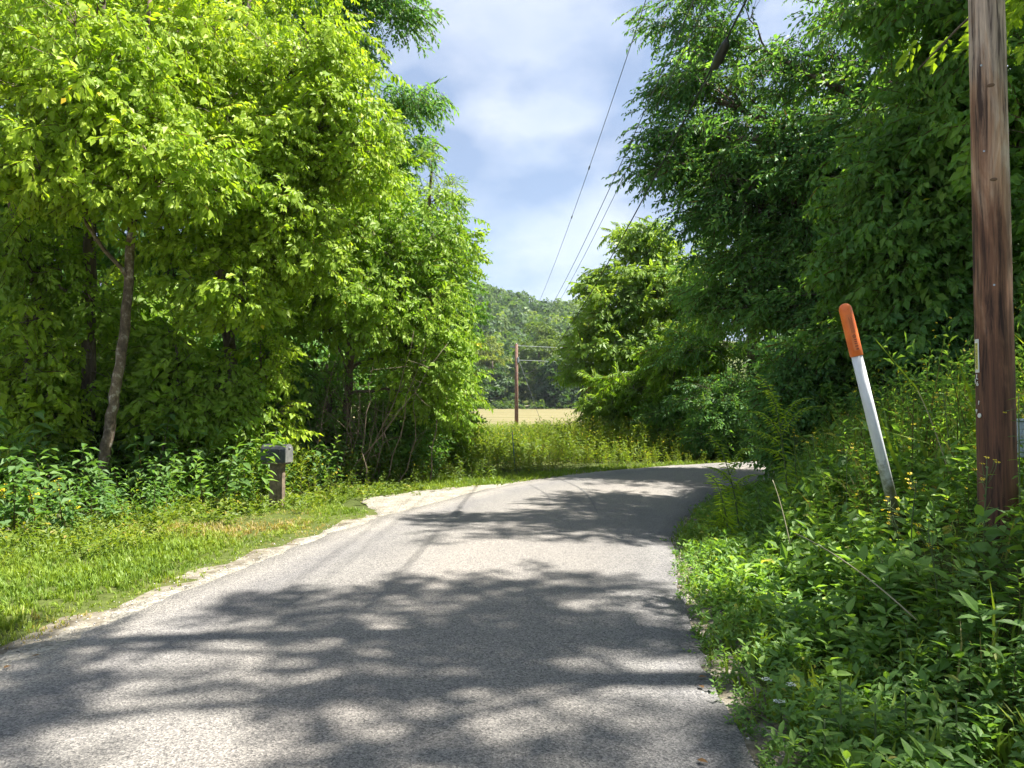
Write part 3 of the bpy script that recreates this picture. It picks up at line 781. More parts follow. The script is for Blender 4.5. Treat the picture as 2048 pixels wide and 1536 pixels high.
# ------------------------------------------------------------------ right wood
b0 = np.array([10.4, 17.0, h1(10.4, 17.0)])
make_tree('tree', 'big dark tree overhanging the road from the right, crown cut by the picture top', b0,
          [(10.4, 17.0, b0[2] - 0.2, 0.32), (10.2, 17.1, 3.5, 0.26), (9.6, 17.4, 7, 0.22), (8.9, 17.8, 10.5, 0.16), (8.4, 18.0, 13.5, 0.06)],
          [B(1400, 60, 105, 65, 19.5, 1.4, 22), B(1375, 180, 85, 50, 19.2, 1.3, 18), B(1345, 275, 62, 26, 18.8, 1.0, 11), B(1370, 340, 75, 34, 18.6, 1.1, 14), B(1440, 420, 85, 45, 18.6, 1.2, 19), B(1520, 300, 125, 105, 18.8, 1.7, 48),
           B(1570, 160, 110, 60, 19.2, 1.7, 24), B(1560, 500, 135, 85, 18.6, 1.6, 42), B(1640, 380, 105, 125, 18.0, 1.6, 40), B(1500, 600, 105, 55, 18.8, 1.3, 22), B(1640, 620, 120, 75, 17.6, 1.4, 28), B(1560, -90, 150, 70, 20, 1.6, 16), B(1770, -40, 130, 100, 18.4, 1.6, 18), B(1760, 250, 90, 150, 17.4, 1.4, 24)],
          T_FINE, 0.64, M['dark'], M['bark'], RG, per=19, droop=0.3, flat=0.45, seed=21, face=FR, rc=(0.6, 1.05), limb_r=0.08)
b0 = gpt(1960, 12.6)
make_tree('tree', 'dark broad-leaved tree behind the near utility pole', b0,
          trunk_from(b0, (1960, 740, 12.6, 0.2), (1950, 450, 12.5, 0.17), (1930, 150, 12.4, 0.13), (1920, -150, 12.4, 0.05)),
          [B(1800, 330, 110, 120, 12.0, 1.2, 36), B(1780, 520, 100, 90, 12.0, 1.1, 26), B(1900, 180, 120, 120, 12.2, 1.2, 30), B(1900, 450, 130, 150, 11.8, 1.2, 40), B(1870, 640, 130, 60, 12.0, 1.0, 20), B(2050, 300, 120, 250, 12.0, 1.3, 50), B(2080, 600, 120, 100, 11.8, 1.2, 22), B(1850, 20, 150, 80, 12.4, 1.3, 18), B(1980, -120, 220, 120, 12.4, 1.8, 30)],
          T_BROAD, 0.48, M['green'], M['bark'], RG, per=21, droop=0.35, seed=22, face=FR, rc=(0.5, 0.8))
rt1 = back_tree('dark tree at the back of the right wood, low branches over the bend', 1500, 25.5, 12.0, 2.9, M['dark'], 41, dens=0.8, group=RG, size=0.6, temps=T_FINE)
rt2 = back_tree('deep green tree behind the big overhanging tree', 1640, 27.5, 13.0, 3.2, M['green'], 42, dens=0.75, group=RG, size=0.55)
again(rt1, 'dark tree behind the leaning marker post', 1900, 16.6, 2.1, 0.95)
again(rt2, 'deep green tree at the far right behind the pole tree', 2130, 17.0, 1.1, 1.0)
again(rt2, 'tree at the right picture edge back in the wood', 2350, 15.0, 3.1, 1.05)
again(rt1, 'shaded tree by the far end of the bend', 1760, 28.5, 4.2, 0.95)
# trees out of the picture on the right: they lay the dappled shade on the near road
st = back_tree('roadside tree right of the pole, its crown beyond the picture edge', 2200, 10.4, 13.0, 2.7, M['green'], 43, dens=0.45, group=RG, size=0.55, per=22, zfrac=0.45)
b0 = np.array([9.3, 10.2, h1(9.3, 10.2)])
make_tree('tree', 'tall roadside tree beyond the picture edge, one bough reaching over the road', b0,
          [(9.3, 10.2, b0[2] - 0.15, 0.2), (9.2, 10.2, 4, 0.17), (8.9, 10.1, 8, 0.12), (8.6, 10, 11, 0.04)],
          [((5.9, 10.7, 9.7), (1.5, 0.65, 0.5), 13), ((8.0, 10.3, 9.6), (1.0, 0.8, 0.8), 10), ((8.8, 10.0, 10.8), (1.4, 1.2, 1.0), 14)],
          T_BROAD, 0.5, M['green'], M['bark'], RG, per=22, droop=0.3, seed=45, rc=(0.45, 0.7), lmin=0.5)
b0 = np.array([6.6, 4.6, h1(6.6, 4.6)])
SHADE_TREE = make_tree('tree', 'roadside tree out of the picture on the right, shading the near road', b0,
          [(6.6, 4.6, b0[2] - 0.15, 0.28), (6.6, 4.6, 3.5, 0.23), (6.6, 4.6, 7.0, 0.19), (6.7, 4.5, 11, 0.12), (6.9, 4.4, 14.5, 0.04)],
          [((4.9, 5.2, 11.6), (2.0, 1.6, 0.8), 13), ((7.4, 4.2, 12.0), (2.2, 2.6, 1.2), 20), ((6.1, 2.6, 12.6), (2.6, 1.8, 1.0), 16), ((8.8, 3.6, 13.6), (2.3, 2.6, 1.4), 18), ((3.0, 3.8, 11.8), (1.5, 1.7, 0.7), 11), ((4.4, 2.4, 11.8), (1.7, 1.4, 0.7), 10), ((2.2, 5.4, 11.6), (1.0, 0.8, 0.5), 5), ((6.6, 6.5, 12.0), (1.7, 0.7, 0.8), 9), ((6.8, 0.6, 12.4), (2.2, 1.6, 1.2), 12),
           ((7.6, 7.0, 7.6), (1.2, 1.5, 0.8), 13), ((6.9, 5.0, 7.0), (0.9, 1.2, 0.7), 8), ((7.9, 8.8, 8.2), (1.0, 1.0, 0.8), 8)],
          T_BROAD, 0.5, M['green'], M['bark'], RG, per=20, droop=0.3, seed=44, rc=(0.5, 0.85), lmin=0.35)
b0 = np.array([7.4, -1.2, h1(7.4, -1.2)])
again_b = copy_tree(st, b0, 1.0, 1.0, 'roadside tree behind the viewer on the right bank')

# vine-covered pale tree past the bend and its lower neighbours
b0 = gpt(1285, 33)
make_tree('tree', 'tall pale green vine-covered tree standing past the bend', b0,
          trunk_from(b0, (1285, 780, 33, 0.2), (1290, 640, 33, 0.17), (1295, 520, 33, 0.12), (1298, 460, 33, 0.05)),
          [B(1290, 480, 50, 35, 33, 1.0, 16), B(1285, 550, 85, 45, 32.6, 1.5, 26), B(1230, 600, 70, 45, 32, 1.4, 20), B(1330, 600, 80, 60, 32.6, 1.6, 26), B(1220, 690, 80, 45, 32, 1.5, 22), B(1310, 690, 90, 60, 31.6, 1.5, 26), B(1385, 560, 60, 90, 33, 1.5, 20), B(1180, 650, 40, 25, 31.5, 0.7, 7), B(1175, 745, 35, 25, 31.4, 0.6, 8)],
          T_FROND[:2] + T_BROAD, 0.72, M['walnut'], M['bark'], None, per=20, droop=0.1, seed=51, rc=(0.6, 1.0))
b0 = gpt(1350, 27.5)
make_tree('tree', 'low feathery sapling with bright fronds in front of the vine-covered tree', b0,
          trunk_from(b0, (1352, 800, 27.5, 0.07), (1356, 740, 27.5, 0.05), (1360, 690, 27.5, 0.02)),
          [B(1350, 715, 75, 32, 27.2, 1.1, 18), B(1400, 690, 50, 30, 27.4, 0.9, 10), B(1300, 770, 70, 40, 27.2, 1.0, 14), B(1400, 770, 60, 40, 27, 1.0, 12)],
          T_FROND, 0.72, M['mid'], M['bark'], None, per=16, droop=0.2, seed=52, rc=(0.5, 0.8))
b0 = gpt(1215, 29)
make_tree('shrub', 'pale feathery shrub at the field edge below the vine-covered tree', b0,
          trunk_from(b0, (1215, 835, 29, 0.05), (1218, 800, 29, 0.035), (1222, 770, 29, 0.015)),
          [B(1225, 775, 40, 22, 28.8, 0.7, 10), B(1210, 825, 55, 25, 28.6, 0.8, 13), B(1280, 830, 60, 30, 28.6, 0.9, 12)],
          T_FROND, 0.62, M['walnut'], M['bark'], None, per=14, droop=0.15, seed=53, rc=(0.4, 0.6), cat='shrub')
b0 = gpt(1450, 24)
make_tree('shrub', 'dark shrub mass under the trees at the outside of the bend', b0,
          trunk_from(b0, (1450, 840, 24, 0.06), (1452, 790, 24, 0.04), (1455, 750, 24, 0.02)),
          [B(1430, 790, 80, 45, 24, 1.0, 16), B(1500, 820, 70, 50, 23.8, 1.0, 14), B(1560, 800, 70, 60, 24.5, 1.0, 12)],
          T_FINE, 0.5, M['dark'], M['bark'], None, per=20, droop=0.2, seed=54, rc=(0.5, 0.8), cat='shrub')

# ------------------------------------------------------------------ far tree line and wooded hill
def far_tree(label, px, Y, top_py, rx_px, mat, seed, n=1.0, conical=False, size=1.3):
    x = (px - 1024) / FPX * Y; z0 = h1(x, Y); top = P(px, top_py, Y)[2]; h_ = top - z0; rx = rx_px / FPX * Y
    prof = ((0.10, 1.0, 14), (0.28, 1.05, 18), (0.48, 1.0, 18), (0.68, 0.85, 16), (0.86, 0.55, 9)) if not conical else ((0.08, 1.1, 18), (0.24, 1.0, 16), (0.42, 0.85, 14), (0.6, 0.65, 10), (0.8, 0.4, 6))
    bl = [((x, Y, z0 + h_ * f), (rx * k, rx * k, h_ * 0.12), int(c * n)) for f, k, c in prof]
    return make_tree('tree', label, (x, Y, z0), [(x, Y, z0 - 0.3, 0.4), (x, Y, z0 + h_ * 0.5, 0.3), (x, Y, z0 + h_ * 0.93, 0.08)], bl, T_TUFT, size, mat, M['bark'],
                     'tree line behind the field', per=14, droop=0.25, seed=seed, rc=(1.2, 2.0), flat=0.6 if not conical else 0.3, twigs=0, limb_r=0.12)
M['far_yel'] = leaf_mat('leaf_far_yellowish', [(0, (0.075, 0.11, 0.025)), (0.5, (0.115, 0.155, 0.035)), (1.0, (0.165, 0.195, 0.05))], var=0.12)
M['far_grn'] = leaf_mat('leaf_far_green', [(0, (0.05, 0.095, 0.022)), (0.5, (0.085, 0.135, 0.03)), (1.0, (0.12, 0.17, 0.035))], var=0.12)
M['far_drk'] = leaf_mat('leaf_far_dark', [(0, (0.025, 0.06, 0.025)), (0.5, (0.042, 0.085, 0.032)), (1.0, (0.06, 0.11, 0.036))], var=0.12)
far_tree('dark layered tree at the left end of the far tree line', 985, 152, 715, 62, M['far_drk'], 71, conical=True)
far_tree('yellowish tree behind the dark layered tree in the far tree line', 965, 166, 668, 52, M['far_yel'], 72)
ft = far_tree('tallest bright green tree of the far tree line, behind the far pole', 1078, 158, 640, 62, M['far_grn'], 73, n=1.2)
far_tree('dark tree of the far tree line just right of the far pole', 1108, 150, 712, 38, M['far_drk'], 74)
far_tree('mid green tree of the far tree line by the vine-covered tree', 1150, 160, 655, 48, M['far_grn'], 75)
far_tree('dark spreading tree low in the far tree line left of the far pole', 915, 150, 700, 55, M['far_drk'], 76, conical=True)
far_tree('shaded tree at the right end of the visible far tree line', 1195, 153, 690, 45, M['far_drk'], 77)
far_tree('green tree in the far tree line hidden partly by the left wood', 860, 158, 680, 60, M['far_grn'], 78, n=0.8)
again(ft, 'green tree of the far tree line seen through the right wood', 1290, 160, 2.0, 0.9)
again(ft, 'green tree of the far tree line further right', 1400, 163, 4.0, 0.95)

# low bushes at the foot of the tree line
g = Geo(); n = 700
bx = rng.uniform(-28, 42, n); by = rng.uniform(143, 149, n); bz = H(bx, by)
a = unit(rng.normal(size=(n, 3)) + np.array([0, -0.3, 0.3])); nn = np.array([0, 0, 1.0]) + rng.normal(size=(n, 3)) * 0.4
for j, T in enumerate(T_TUFT):
    w_ = np.arange(n) % 5 == j
    g.inst(T, (frame(a, nn) * rng.uniform(0.7, 1.4, (n, 1, 1)))[w_], np.stack([bx, by, bz + rng.uniform(0.1, 1.7, n) * (0.4 + 0.6 * (by - 143) / 6)], -1)[w_], rng.uniform(size=w_.sum()))
tag(g.build('field_edge_brush', M['far'], None), 'low brush along the far edge of the field', 'brush', kind='stuff')

g = Geo(); r = np.random.default_rng(99)
tx, ty = [], []
for yy in np.arange(176, 446, 8.0):
    for xx in np.arange(-0.13 * yy - 15, 0.19 * yy + 15, 8.0):
        tx.append(xx + r.uniform(-2.5, 2.5)); ty.append(yy + r.uniform(-2.5, 2.5))
tx, ty = np.array(tx), np.array(ty); tz = H(tx, ty)
for x, y, z in zip(tx, ty, tz):
    h_ = r.uniform(11, 17); rw = r.uniform(3.4, 5.4); k = 26
    d = rnd_dir(k, r); d[:, 2] = np.abs(d[:, 2]) * 1.1 - 0.25
    d = d * r.uniform(0.75, 1.05, (k, 1))
    pos = np.array([x, y, z + h_ * 0.55]) + d * np.array([rw, rw, h_ * 0.45])
    a = unit(d + r.normal(size=(k, 3)) * 0.6 + np.array([0, 0, -0.3])); a = unit(np.cross(d, rnd_dir(k, r)) + np.array([0, 0, -0.25])); nn = d * 1.2 + r.normal(size=(k, 3)) * 0.25
    Mx = frame(a, nn) * r.uniform(2.1, 3.4, (k, 1, 1))
    tone = r.uniform(); tone = tone ** 1.4
    g.inst(T_HILL[int(r.integers(5))], Mx, pos - a * 1.0, np.clip(tone + r.normal(size=k) * 0.08, 0, 1), 0.75)
tag(g.build('hill_forest', M['hill'], None), 'forest covering the distant hill behind the field', 'forest', kind='stuff')

# ------------------------------------------------------------------ ground plants
def weed(n=12, ll=0.2, wd=0.35, leaf=leaf2, seed=0, stem_r=0.008, lift=0.5, start=0.1, droop=0.0, lean=0.1, top=0.5, opp=False):
    """an upright leafy stem one unit tall"""
    r = np.random.default_rng(seed); G = Geo()
    LV, LF = leaf(1.0, wd)
    lx, ly = r.normal(size=2) * lean
    stem = lambda u: np.array([lx * u * u, ly * u * u, u * (1 - 0.06 * u)])
    if leaf is leaf8:
        tube(G, np.array([stem(u) for u in np.linspace(0, 0.98, 4)]), np.linspace(stem_r, stem_r * 0.35, 4), 3, R=-1, cap=False)
    else:
        m0, m1, m2 = stem(0), stem(0.5), stem(0.98); w0 = np.array([stem_r, stem_r, 0])
        G.add([m0 - w0, m0 + w0, m1 - w0 * 0.7, m1 + w0 * 0.7, m2], [[0, 1, 3], [0, 3, 2], [2, 3, 4]], -1)
    ph = r.uniform(0, 6.28)
    for i in range(n):
        u = start + (1 - start) * ((i // 2 + 0.5) / (n / 2) if opp else (i + 0.5) / n)
        th = (ph + (i // 2) * 1.57 + (i % 2) * math.pi if opp else ph + i * 2.4) + r.normal() * 0.25
        el = lift * (0.5 + u) - droop + r.normal() * 0.2
        d = np.array([math.cos(th) * math.cos(el), math.sin(th) * math.cos(el), math.sin(el)])
        Mx = frame(d[None], np.array([[r.normal() * 0.2, r.normal() * 0.2, 1.0]]))[0]
        l = ll * (1 - (1 - top) * u) * r.uniform(0.75, 1.2) * (0.6 if u < 0.2 else 1)
        G.add((LV * l) @ Mx.T + stem(u), LF, r.uniform())
    return np.concatenate(G.V), np.concatenate(G.F), np.concatenate(G.R)

def tuft(n=9, seed=0, wd=0.035, bend=0.5):
    """a grass tuft one unit tall"""
    r = np.random.default_rng(seed); G = Geo()
    for i in range(n):
        th = r.uniform(0, 6.28); l = r.uniform(0.5, 1.05); bn = bend * r.uniform(0.3, 1.4)
        d = np.array([math.cos(th), math.sin(th), 0]); sd_ = np.array([-d[1], d[0], 0]) * wd
        b_ = np.array([r.normal() * 0.12, r.normal() * 0.12, 0])
        p1 = b_ + np.array([0, 0, 0.5 * l]) + d * bn * 0.15 * l; p2 = b_ + np.array([0, 0, 0.92 * l]) + d * bn * 0.6 * l
        p2[2] -= 0.25 * bn * l
        G.add([b_ - sd_, b_ + sd_, p1 - sd_ * 0.8, p1 + sd_ * 0.8, p2], [[0, 1, 3], [0, 3, 2], [2, 3, 4]], r.uniform())
    return np.concatenate(G.V), np.concatenate(G.F), np.concatenate(G.R)

def flowerhead(g_r, seed=0, n=7):
    r = np.random.default_rng(seed); G = Geo()
    for i in range(n):
        th = 2 * math.pi * i / n + r.normal() * 0.15; c, s_ = math.cos(th), math.sin(th); dz = r.uniform(-0.35, 0.15)
        G.add([[0.15 * c, 0.15 * s_, 0], [0.6 * c - 0.2 * s_, 0.6 * s_ + 0.2 * c, dz * 0.4], [0.6 * c + 0.2 * s_, 0.6 * s_ - 0.2 * c, dz * 0.4], [c, s_, dz]], [[0, 2, 3], [0, 3, 1]], r.uniform())
    return np.concatenate(G.V), np.concatenate(G.F), np.concatenate(G.R)

def scatter(g, temps, x, y, hgt, r, tilt=0.14, hs=None, tone=None, sink=0.02, mixr=0.5):
    n = len(x)
    if n == 0: return
    z = H(x, y) - sink
    th = r.uniform(0, 6.28, n)
    up = unit(np.stack([r.normal(size=n) * tilt, r.normal(size=n) * tilt, np.ones(n)], -1))
    a = np.stack([np.cos(th), np.sin(th), np.zeros(n)], -1)
    Mx = frame(a, up)                           # columns a, b, n with n kept orthogonal
    Mx = np.stack([np.cross(np.cross(up, a), up), np.cross(up, a), up], -1)
    wid = hgt if hs is None else hs
    Mx = Mx * np.stack([wid, wid, hgt], -1)[:, None, :]
    tone = r.uniform(size=n) if tone is None else tone
    pick = r.integers(0, len(temps), n)
    pos = np.stack([x, y, z], -1)
    for j, T in enumerate(temps):
        k_ = pick == j
        g.inst(T, Mx[k_], pos[k_], tone[k_], mixr)

def area(x0, x1, y0, y1, dens, r):
    n = int((x1 - x0) * (y1 - y0) * dens)
    x = r.uniform(x0, x1, n); y = r.uniform(y0, y1, n)
    return x, y, road_s(x, y)

r = np.random.default_rng(5)
T_BROADW = [weed(12, 0.30, 0.42, leaf8, 100 + s, opp=True, lift=0.25, droop=0.15, start=0.15, lean=0.12) for s in range(5)]
T_LANCE = [weed(22, 0.17, 0.24, leaf8, 110 + s, lift=0.35, droop=0.15, start=0.08) for s in range(5)]
T_LANCE2 = [weed(24, 0.17, 0.24, leaf2, 115 + s, lift=0.35, droop=0.15, start=0.08) for s in range(5)]
T_LOW = [weed(12, 0.36, 0.46, leaf8, 120 + s, lift=0.4, start=0.25, lean=0.3, top=0.8) for s in range(5)]
T_LOW2 = [weed(12, 0.40, 0.5, leaf2, 125 + s, lift=0.4, start=0.2, lean=0.3, top=0.8) for s in range(5)]
T_GOLD = [weed(18, 0.19, 0.26, leaf2, 130 + s, lift=0.55, start=0.05, lean=0.15, stem_r=0.005) for s in range(6)]
T_RAG = [weed(14, 0.26, 0.5, leaf2, 140 + s, lift=0.15, droop=0.35, start=0.25, lean=0.1, opp=True) for s in range(5)]
T_GRASS = [tuft(7, 150 + s, 0.05, 0.7) for s in range(6)]
T_TALLG = [tuft(7, 160 + s, 0.012, 0.7) for s in range(5)]
T_FLOW = [flowerhead(0, s, 5) for s in range(4)]

def in_layby(x, y):
    s = road_s(x, y); i = -s - HALF
    wd = 0.28 + 1.3 * np.exp(-((y - 12.9) / 1.1) ** 2) + 0.9 * np.exp(-((y - 14.2) / 0.8) ** 2)
    return i < wd + 0.10 * vnoise(x, y, 3.0) + 0.06 * vnoise(x, y, 9.0)

# short grass on the left verge, with a straw-coloured patch by the mailbox track
x, y, s = area(-9.5, 2.5, 2.2, 19, 270, r)
e = -s - HALF
keep = (e > 0.16) & (e < 3.6) & ~in_layby(x, y) & (r.uniform(size=len(x)) < np.clip((e - 0.12) / 0.3, 0.15, 1) * np.clip(1.35 - y / 24, 0.3, 1))
x, y, e = x[keep], y[keep], e[keep]
dry = np.exp(-(((x + 3.35) / 0.55) ** 2 + ((y - 10.9) / 1.3) ** 2)) + 0.55 * np.exp(-(((e - 0.35) / 0.2) ** 2)) + 0.5 * np.exp(-(((x + 4.6) / 1.2) ** 2 + ((y - 10.2) / 0.8) ** 2))
thin = r.uniform(size=len(x)) > np.clip(dry - 0.6, 0, 0.35)
x, y, e, dry = x[thin], y[thin], e[thin], dry[thin]
tone = np.clip(0.35 + 0.22 * vnoise(x, y, 0.9) + 0.14 * r.normal(size=len(x)) + 0.66 * np.clip(dry * 1.3, 0, 1), 0, 1)
hg = r.uniform(0.07, 0.145, len(x)) * (1 - 0.45 * np.clip(dry, 0, 1)) * (0.7 + 0.45 * smooth(e, 0.2, 1.2)) * (1 + 0.3 * vnoise(x, y, 1.3))
g = Geo(); scatter(g, T_GRASS, x, y, hg, r, 0.2, tone=tone, mixr=0.8)
tag(g.build('verge_grass', M['grass']), 'sunlit short grass on the left verge', 'grass', kind='stuff')
# low leafy cover where the verge meets the wood
x, y, s = area(-14, -1, 4, 15, 55, r); e = -s - HALF
edge = 2.5 + 0.35 * vnoise(x, y, 0.7) - 0.06 * (y - 8) - 0.5 * smooth(y, 9.5, 12)
keep = (e > edge - 0.9 * r.uniform(size=len(x)) ** 2) & (e < edge + 2.2)
x, y = x[keep], y[keep]
g = Geo(); scatter(g, T_LOW2, x, y, r.uniform(0.10, 0.26, len(x)), r, 0.25)
tag(g.build('verge_weeds', M['gold']), 'low yellow-green weeds along the foot of the left wood', 'weeds', kind='stuff')
# taller weeds and ragweed against the left wood
x, y, s = area(-16, -1.0, 6.5, 17, 22, r); e = -s - HALF
edge = 3.4 + 0.4 * vnoise(x, y, 0.6) - 0.08 * (y - 8) - 0.55 * smooth(y, 9.5, 12)
keep = (e > edge) & (e < edge + 5) & ((x + 3.8) ** 2 + (y - 12.0) ** 2 > 0.15)
x, y, e, ed = x[keep], y[keep], e[keep], edge[keep]
big = r.uniform(size=len(x)) < np.clip(0.42 + 0.5 * vnoise(x, y, 0.45) - 0.25 + 0.5 * smooth(x, -7.0, -5.0), 0.05, 0.9)
hv = 1 + 0.4 * vnoise(x + 4, y, 0.55)
g = Geo(); scatter(g, T_RAG, x[big], y[big], (hv * r.uniform(0.55, 1.35, len(x)) * (0.7 + 0.5 * smooth(e - ed, 0.2, 1.5)))[big], r, 0.12)
tag(g.build('ragweed_thicket', M['blue']), 'blue-green broad-leaved weeds massed under the left trees', 'weeds', kind='stuff')
g = Geo(); scatter(g, T_GOLD, x[~big], y[~big], (hv * r.uniform(0.4, 1.2, len(x)))[~big], r, 0.15)
tag(g.build('wood_edge_weeds', M['weed']), 'leafy weeds growing among the trunks of the left wood', 'weeds', kind='stuff')

# meadow weeds from the mailbox round the outside of the bend
x, y, s = area(-7, 20, 12.8, 32, 21, r); e = -s - HALF
ed = np.where(x < -1.2, 1.55, 0.75) + 0.3 * vnoise(x, y, 0.9)
keep = (s < 0) & (e > ed) & (e < 11) & ~((x < -4.6) & (y < 13.2)) & ((x + 3.8) ** 2 + (y - 12.05) ** 2 > 0.12) & ~in_layby(x, y) & (y < 19 + e * 1.2 + np.clip(x, 0, 20))
x, y, e, ed = x[keep], y[keep], e[keep], ed[keep]
hm = (0.45 + 0.55 * smooth(e - ed, 0.0, 1.8)) * r.uniform(0.55, 1.15, len(x)) * (1 + 0.35 * vnoise(x, y, 0.45) + 0.2 * vnoise(x, y, 1.7))
tn = np.clip(0.42 + 0.5 * vnoise(x + 7, y, 0.7) + 0.2 * r.normal(size=len(x)), 0, 0.97); lfy = r.uniform(size=len(x)) < np.clip(0.25 + 0.5 * vnoise(x, y + 5, 0.6), 0, 0.8)
g = Geo(); scatter(g, T_GOLD, x[~lfy], y[~lfy], hm[~lfy], r, 0.22, hs=np.clip(hm, 0.5, 1.2)[~lfy], tone=tn[~lfy], mixr=0.75)
scatter(g, T_RAG, x[lfy], y[lfy], hm[lfy] * 0.85, r, 0.22, hs=np.clip(hm, 0.4, 0.9)[lfy], tone=tn[lfy] * 0.7, mixr=0.75)
tag(g.build('meadow_weeds', M['gold']), 'tall yellow-green meadow weeds along the outside of the bend', 'weeds', kind='stuff')
fl = r.uniform(size=len(x)) < 0.15
xf = np.repeat(x[fl], 3) + r.normal(size=3 * fl.sum()) * 0.12; yf = np.repeat(y[fl], 3) + r.normal(size=3 * fl.sum()) * 0.12
zf = np.repeat(H(x[fl], y[fl]) + hm[fl] * 0.97, 3) + r.uniform(-0.22, 0.06, 3 * fl.sum())
g = Geo(); nf = len(xf)
up = unit(r.normal(size=(nf, 3)) * 0.5 + np.array([0, -0.5, 1.0]))
Mx = frame(rnd_dir(nf, r), up) * r.uniform(0.014, 0.026, (nf, 1, 1))
for j, T in enumerate(T_FLOW):
    k_ = np.arange(nf) % 4 == j
    g.inst(T, Mx[k_], np.stack([xf, yf, zf], -1)[k_], r.uniform(size=k_.sum()))
tag(g.build('meadow_flowers', M['petal']), 'small yellow flower heads dotted over the meadow weeds', 'flowers', kind='stuff')
# mown-looking grass edge round the bend
x, y, s = area(-3, 16, 13, 25, 70, r); e = -s - HALF
keep = (s < 0) & (e > 0.1) & (e < 1.2) & ~((x < -0.3) & in_layby(x, y))
x, y = x[keep], y[keep]
g = Geo(); scatter(g, T_GRASS, x, y, r.uniform(0.08, 0.2, len(x)), r, 0.2, tone=np.clip(r.normal(size=len(x)) * 0.15 + 0.35, 0, 0.85), mixr=0.8)
tag(g.build('bend_grass', M['grass']), 'strip of short grass edging the outside of the bend', 'grass', kind='stuff')
# tall green growth between bend and field
x, y, s = area(-9, 22, 27, 66, 3.0, r)
keep = (x / y > -0.16) & (x / y < 0.36)
x, y = x[keep], y[keep]
hh = r.uniform(0.5, 0.95, len(x))
g = Geo(); k_ = r.uniform(size=len(x)) < 0.55
scatter(g, T_GOLD, x[k_], y[k_], hh[k_], r, 0.15, hs=hh[k_] * 1.5); scatter(g, T_TALLG, x[~k_], y[~k_], hh[~k_] * 1.15, r, 0.15, hs=hh[~k_] * 2.2)
tag(g.build('meadow_growth', M['gold']), 'tall grassy growth between the bend and the dry field', 'grass', kind='stuff')

# right bank: low verge, then cover, then tall weeds
x, y, s = area(0.6, 10, 2.2, 18, 230, r); e = s - HALF
keep = (e > -0.02) & (e < 1.5) & (r.uniform(size=len(x)) < np.clip(1.5 - y / 14, 0.25, 1))
x, y, e = x[keep], y[keep], e[keep]
g = Geo(); k_ = r.uniform(size=len(x)) < np.clip(0.25 + 0.35 * smooth(y, 6, 10), 0, 1)
hh = r.uniform(0.10, 0.24, len(x)) * (0.55 + 0.6 * smooth(e, 0, 0.5))
scatter(g, T_GRASS, x[k_], y[k_], hh[k_] * 1.15, r, 0.25, tone=r.uniform(0.05, 0.6, k_.sum()), mixr=0.8)
tag(g.build('bank_grass', M['grass']), 'green grass tufts edging the right side of the road', 'grass', kind='stuff')
g = Geo(); nk = ~k_ & (y < 4.6); scatter(g, T_LOW, x[nk], y[nk], hh[nk], r, 0.3)
nk = ~k_ & (y >= 4.6); scatter(g, T_LOW2, x[nk], y[nk], hh[nk], r, 0.3)
tag(g.build('bank_ground_cover', M['weed']), 'low leafy ground cover between the road and the right bank', 'weeds', kind='stuff')
x, y, s = area(1.2, 14, 2.4, 17, 62, r); e = s - HALF
keep = (e > 0.55) & (e < 2.6) & (r.uniform(size=len(x)) < np.clip(1.4 - y / 16, 0.3, 1))
x, y, e = x[keep], y[keep], e[keep]
hh = r.uniform(0.2, 0.42, len(x)) * (0.6 + 0.6 * smooth(e, 0.5, 1.6)) * (1 + 0.35 * vnoise(x, y, 1.2))
g = Geo(); nr = y < 5.4; scatter(g, T_LOW, x[nr], y[nr], hh[nr], r, 0.25); scatter(g, T_LOW2, x[~nr], y[~nr], hh[~nr], r, 0.25); tag(g.build('bank_leafy_cover', M['weed']), 'knee-high leafy plants filling the ditch below the bank', 'weeds', kind='stuff')
x, y, s = area(2.0, 16, 2.4, 19, 32, r); e = s - HALF
clear = (np.abs(x / np.maximum(y, 0.1) - 0.49) < 0.03) & (y < 5.2)
keep = (e > 1.25 + 0.25 * vnoise(x, y, 1.0)) & (e < 8.5) & ~clear & ((x - 3.37) ** 2 + (y - 5.25) ** 2 > 0.05) & ((x - 3.09) ** 2 + (y - 6.1) ** 2 > 0.03)
x, y, e = x[keep], y[keep], e[keep]
hh = r.uniform(0.4, 0.95, len(x)) * (0.65 + 0.55 * smooth(e, 1.2, 3.0)) * (1 + 0.3 * vnoise(x, y, 0.8))
hh = np.where((y < 5.2) & (e < 4), hh * 0.85, hh) * (1 + 0.65 * smooth(y, 6.0, 7.5) * smooth(e, 1.6, 2.6))
pick = r.uniform(size=len(x)); nearb = (y < 7.5)
g = Geo(); k_ = pick < np.where(nearb, 0.25 + 0.25 * (y < 4.6), 0.1); scatter(g, T_BROADW, x[k_], y[k_], hh[k_], r, 0.16, hs=np.clip(hh[k_], 0.4, 0.65))
tag(g.build('bank_broadleaf_weeds', M['blue']), 'broad-leaved blue-green weeds standing on the right bank', 'weeds', kind='stuff')
g = Geo(); nr = ~k_ & (y < 5.6) & (e < 4); scatter(g, T_LANCE, x[nr], y[nr], hh[nr] * 1.05, r, 0.18, hs=np.clip(hh[nr], 0.4, 0.8))
nr = ~k_ & ~((y < 5.6) & (e < 4)) & (x / y < 0.8); scatter(g, T_LANCE2, x[nr], y[nr], hh[nr] * 1.05, r, 0.18, hs=np.clip(hh[nr], 0.4, 0.8))
tag(g.build('bank_narrowleaf_weeds', M['weed']), 'narrow-leaved green weeds covering the right bank', 'weeds', kind='stuff')
k2 = (r.uniform(size=len(x)) < 0.22); g = Geo(); scatter(g, T_TALLG, x[k2], y[k2], hh[k2] * 1.15, r, 0.3, hs=hh[k2] * 1.1, tone=r.uniform(0.3, 1, k2.sum()), mixr=0.9)
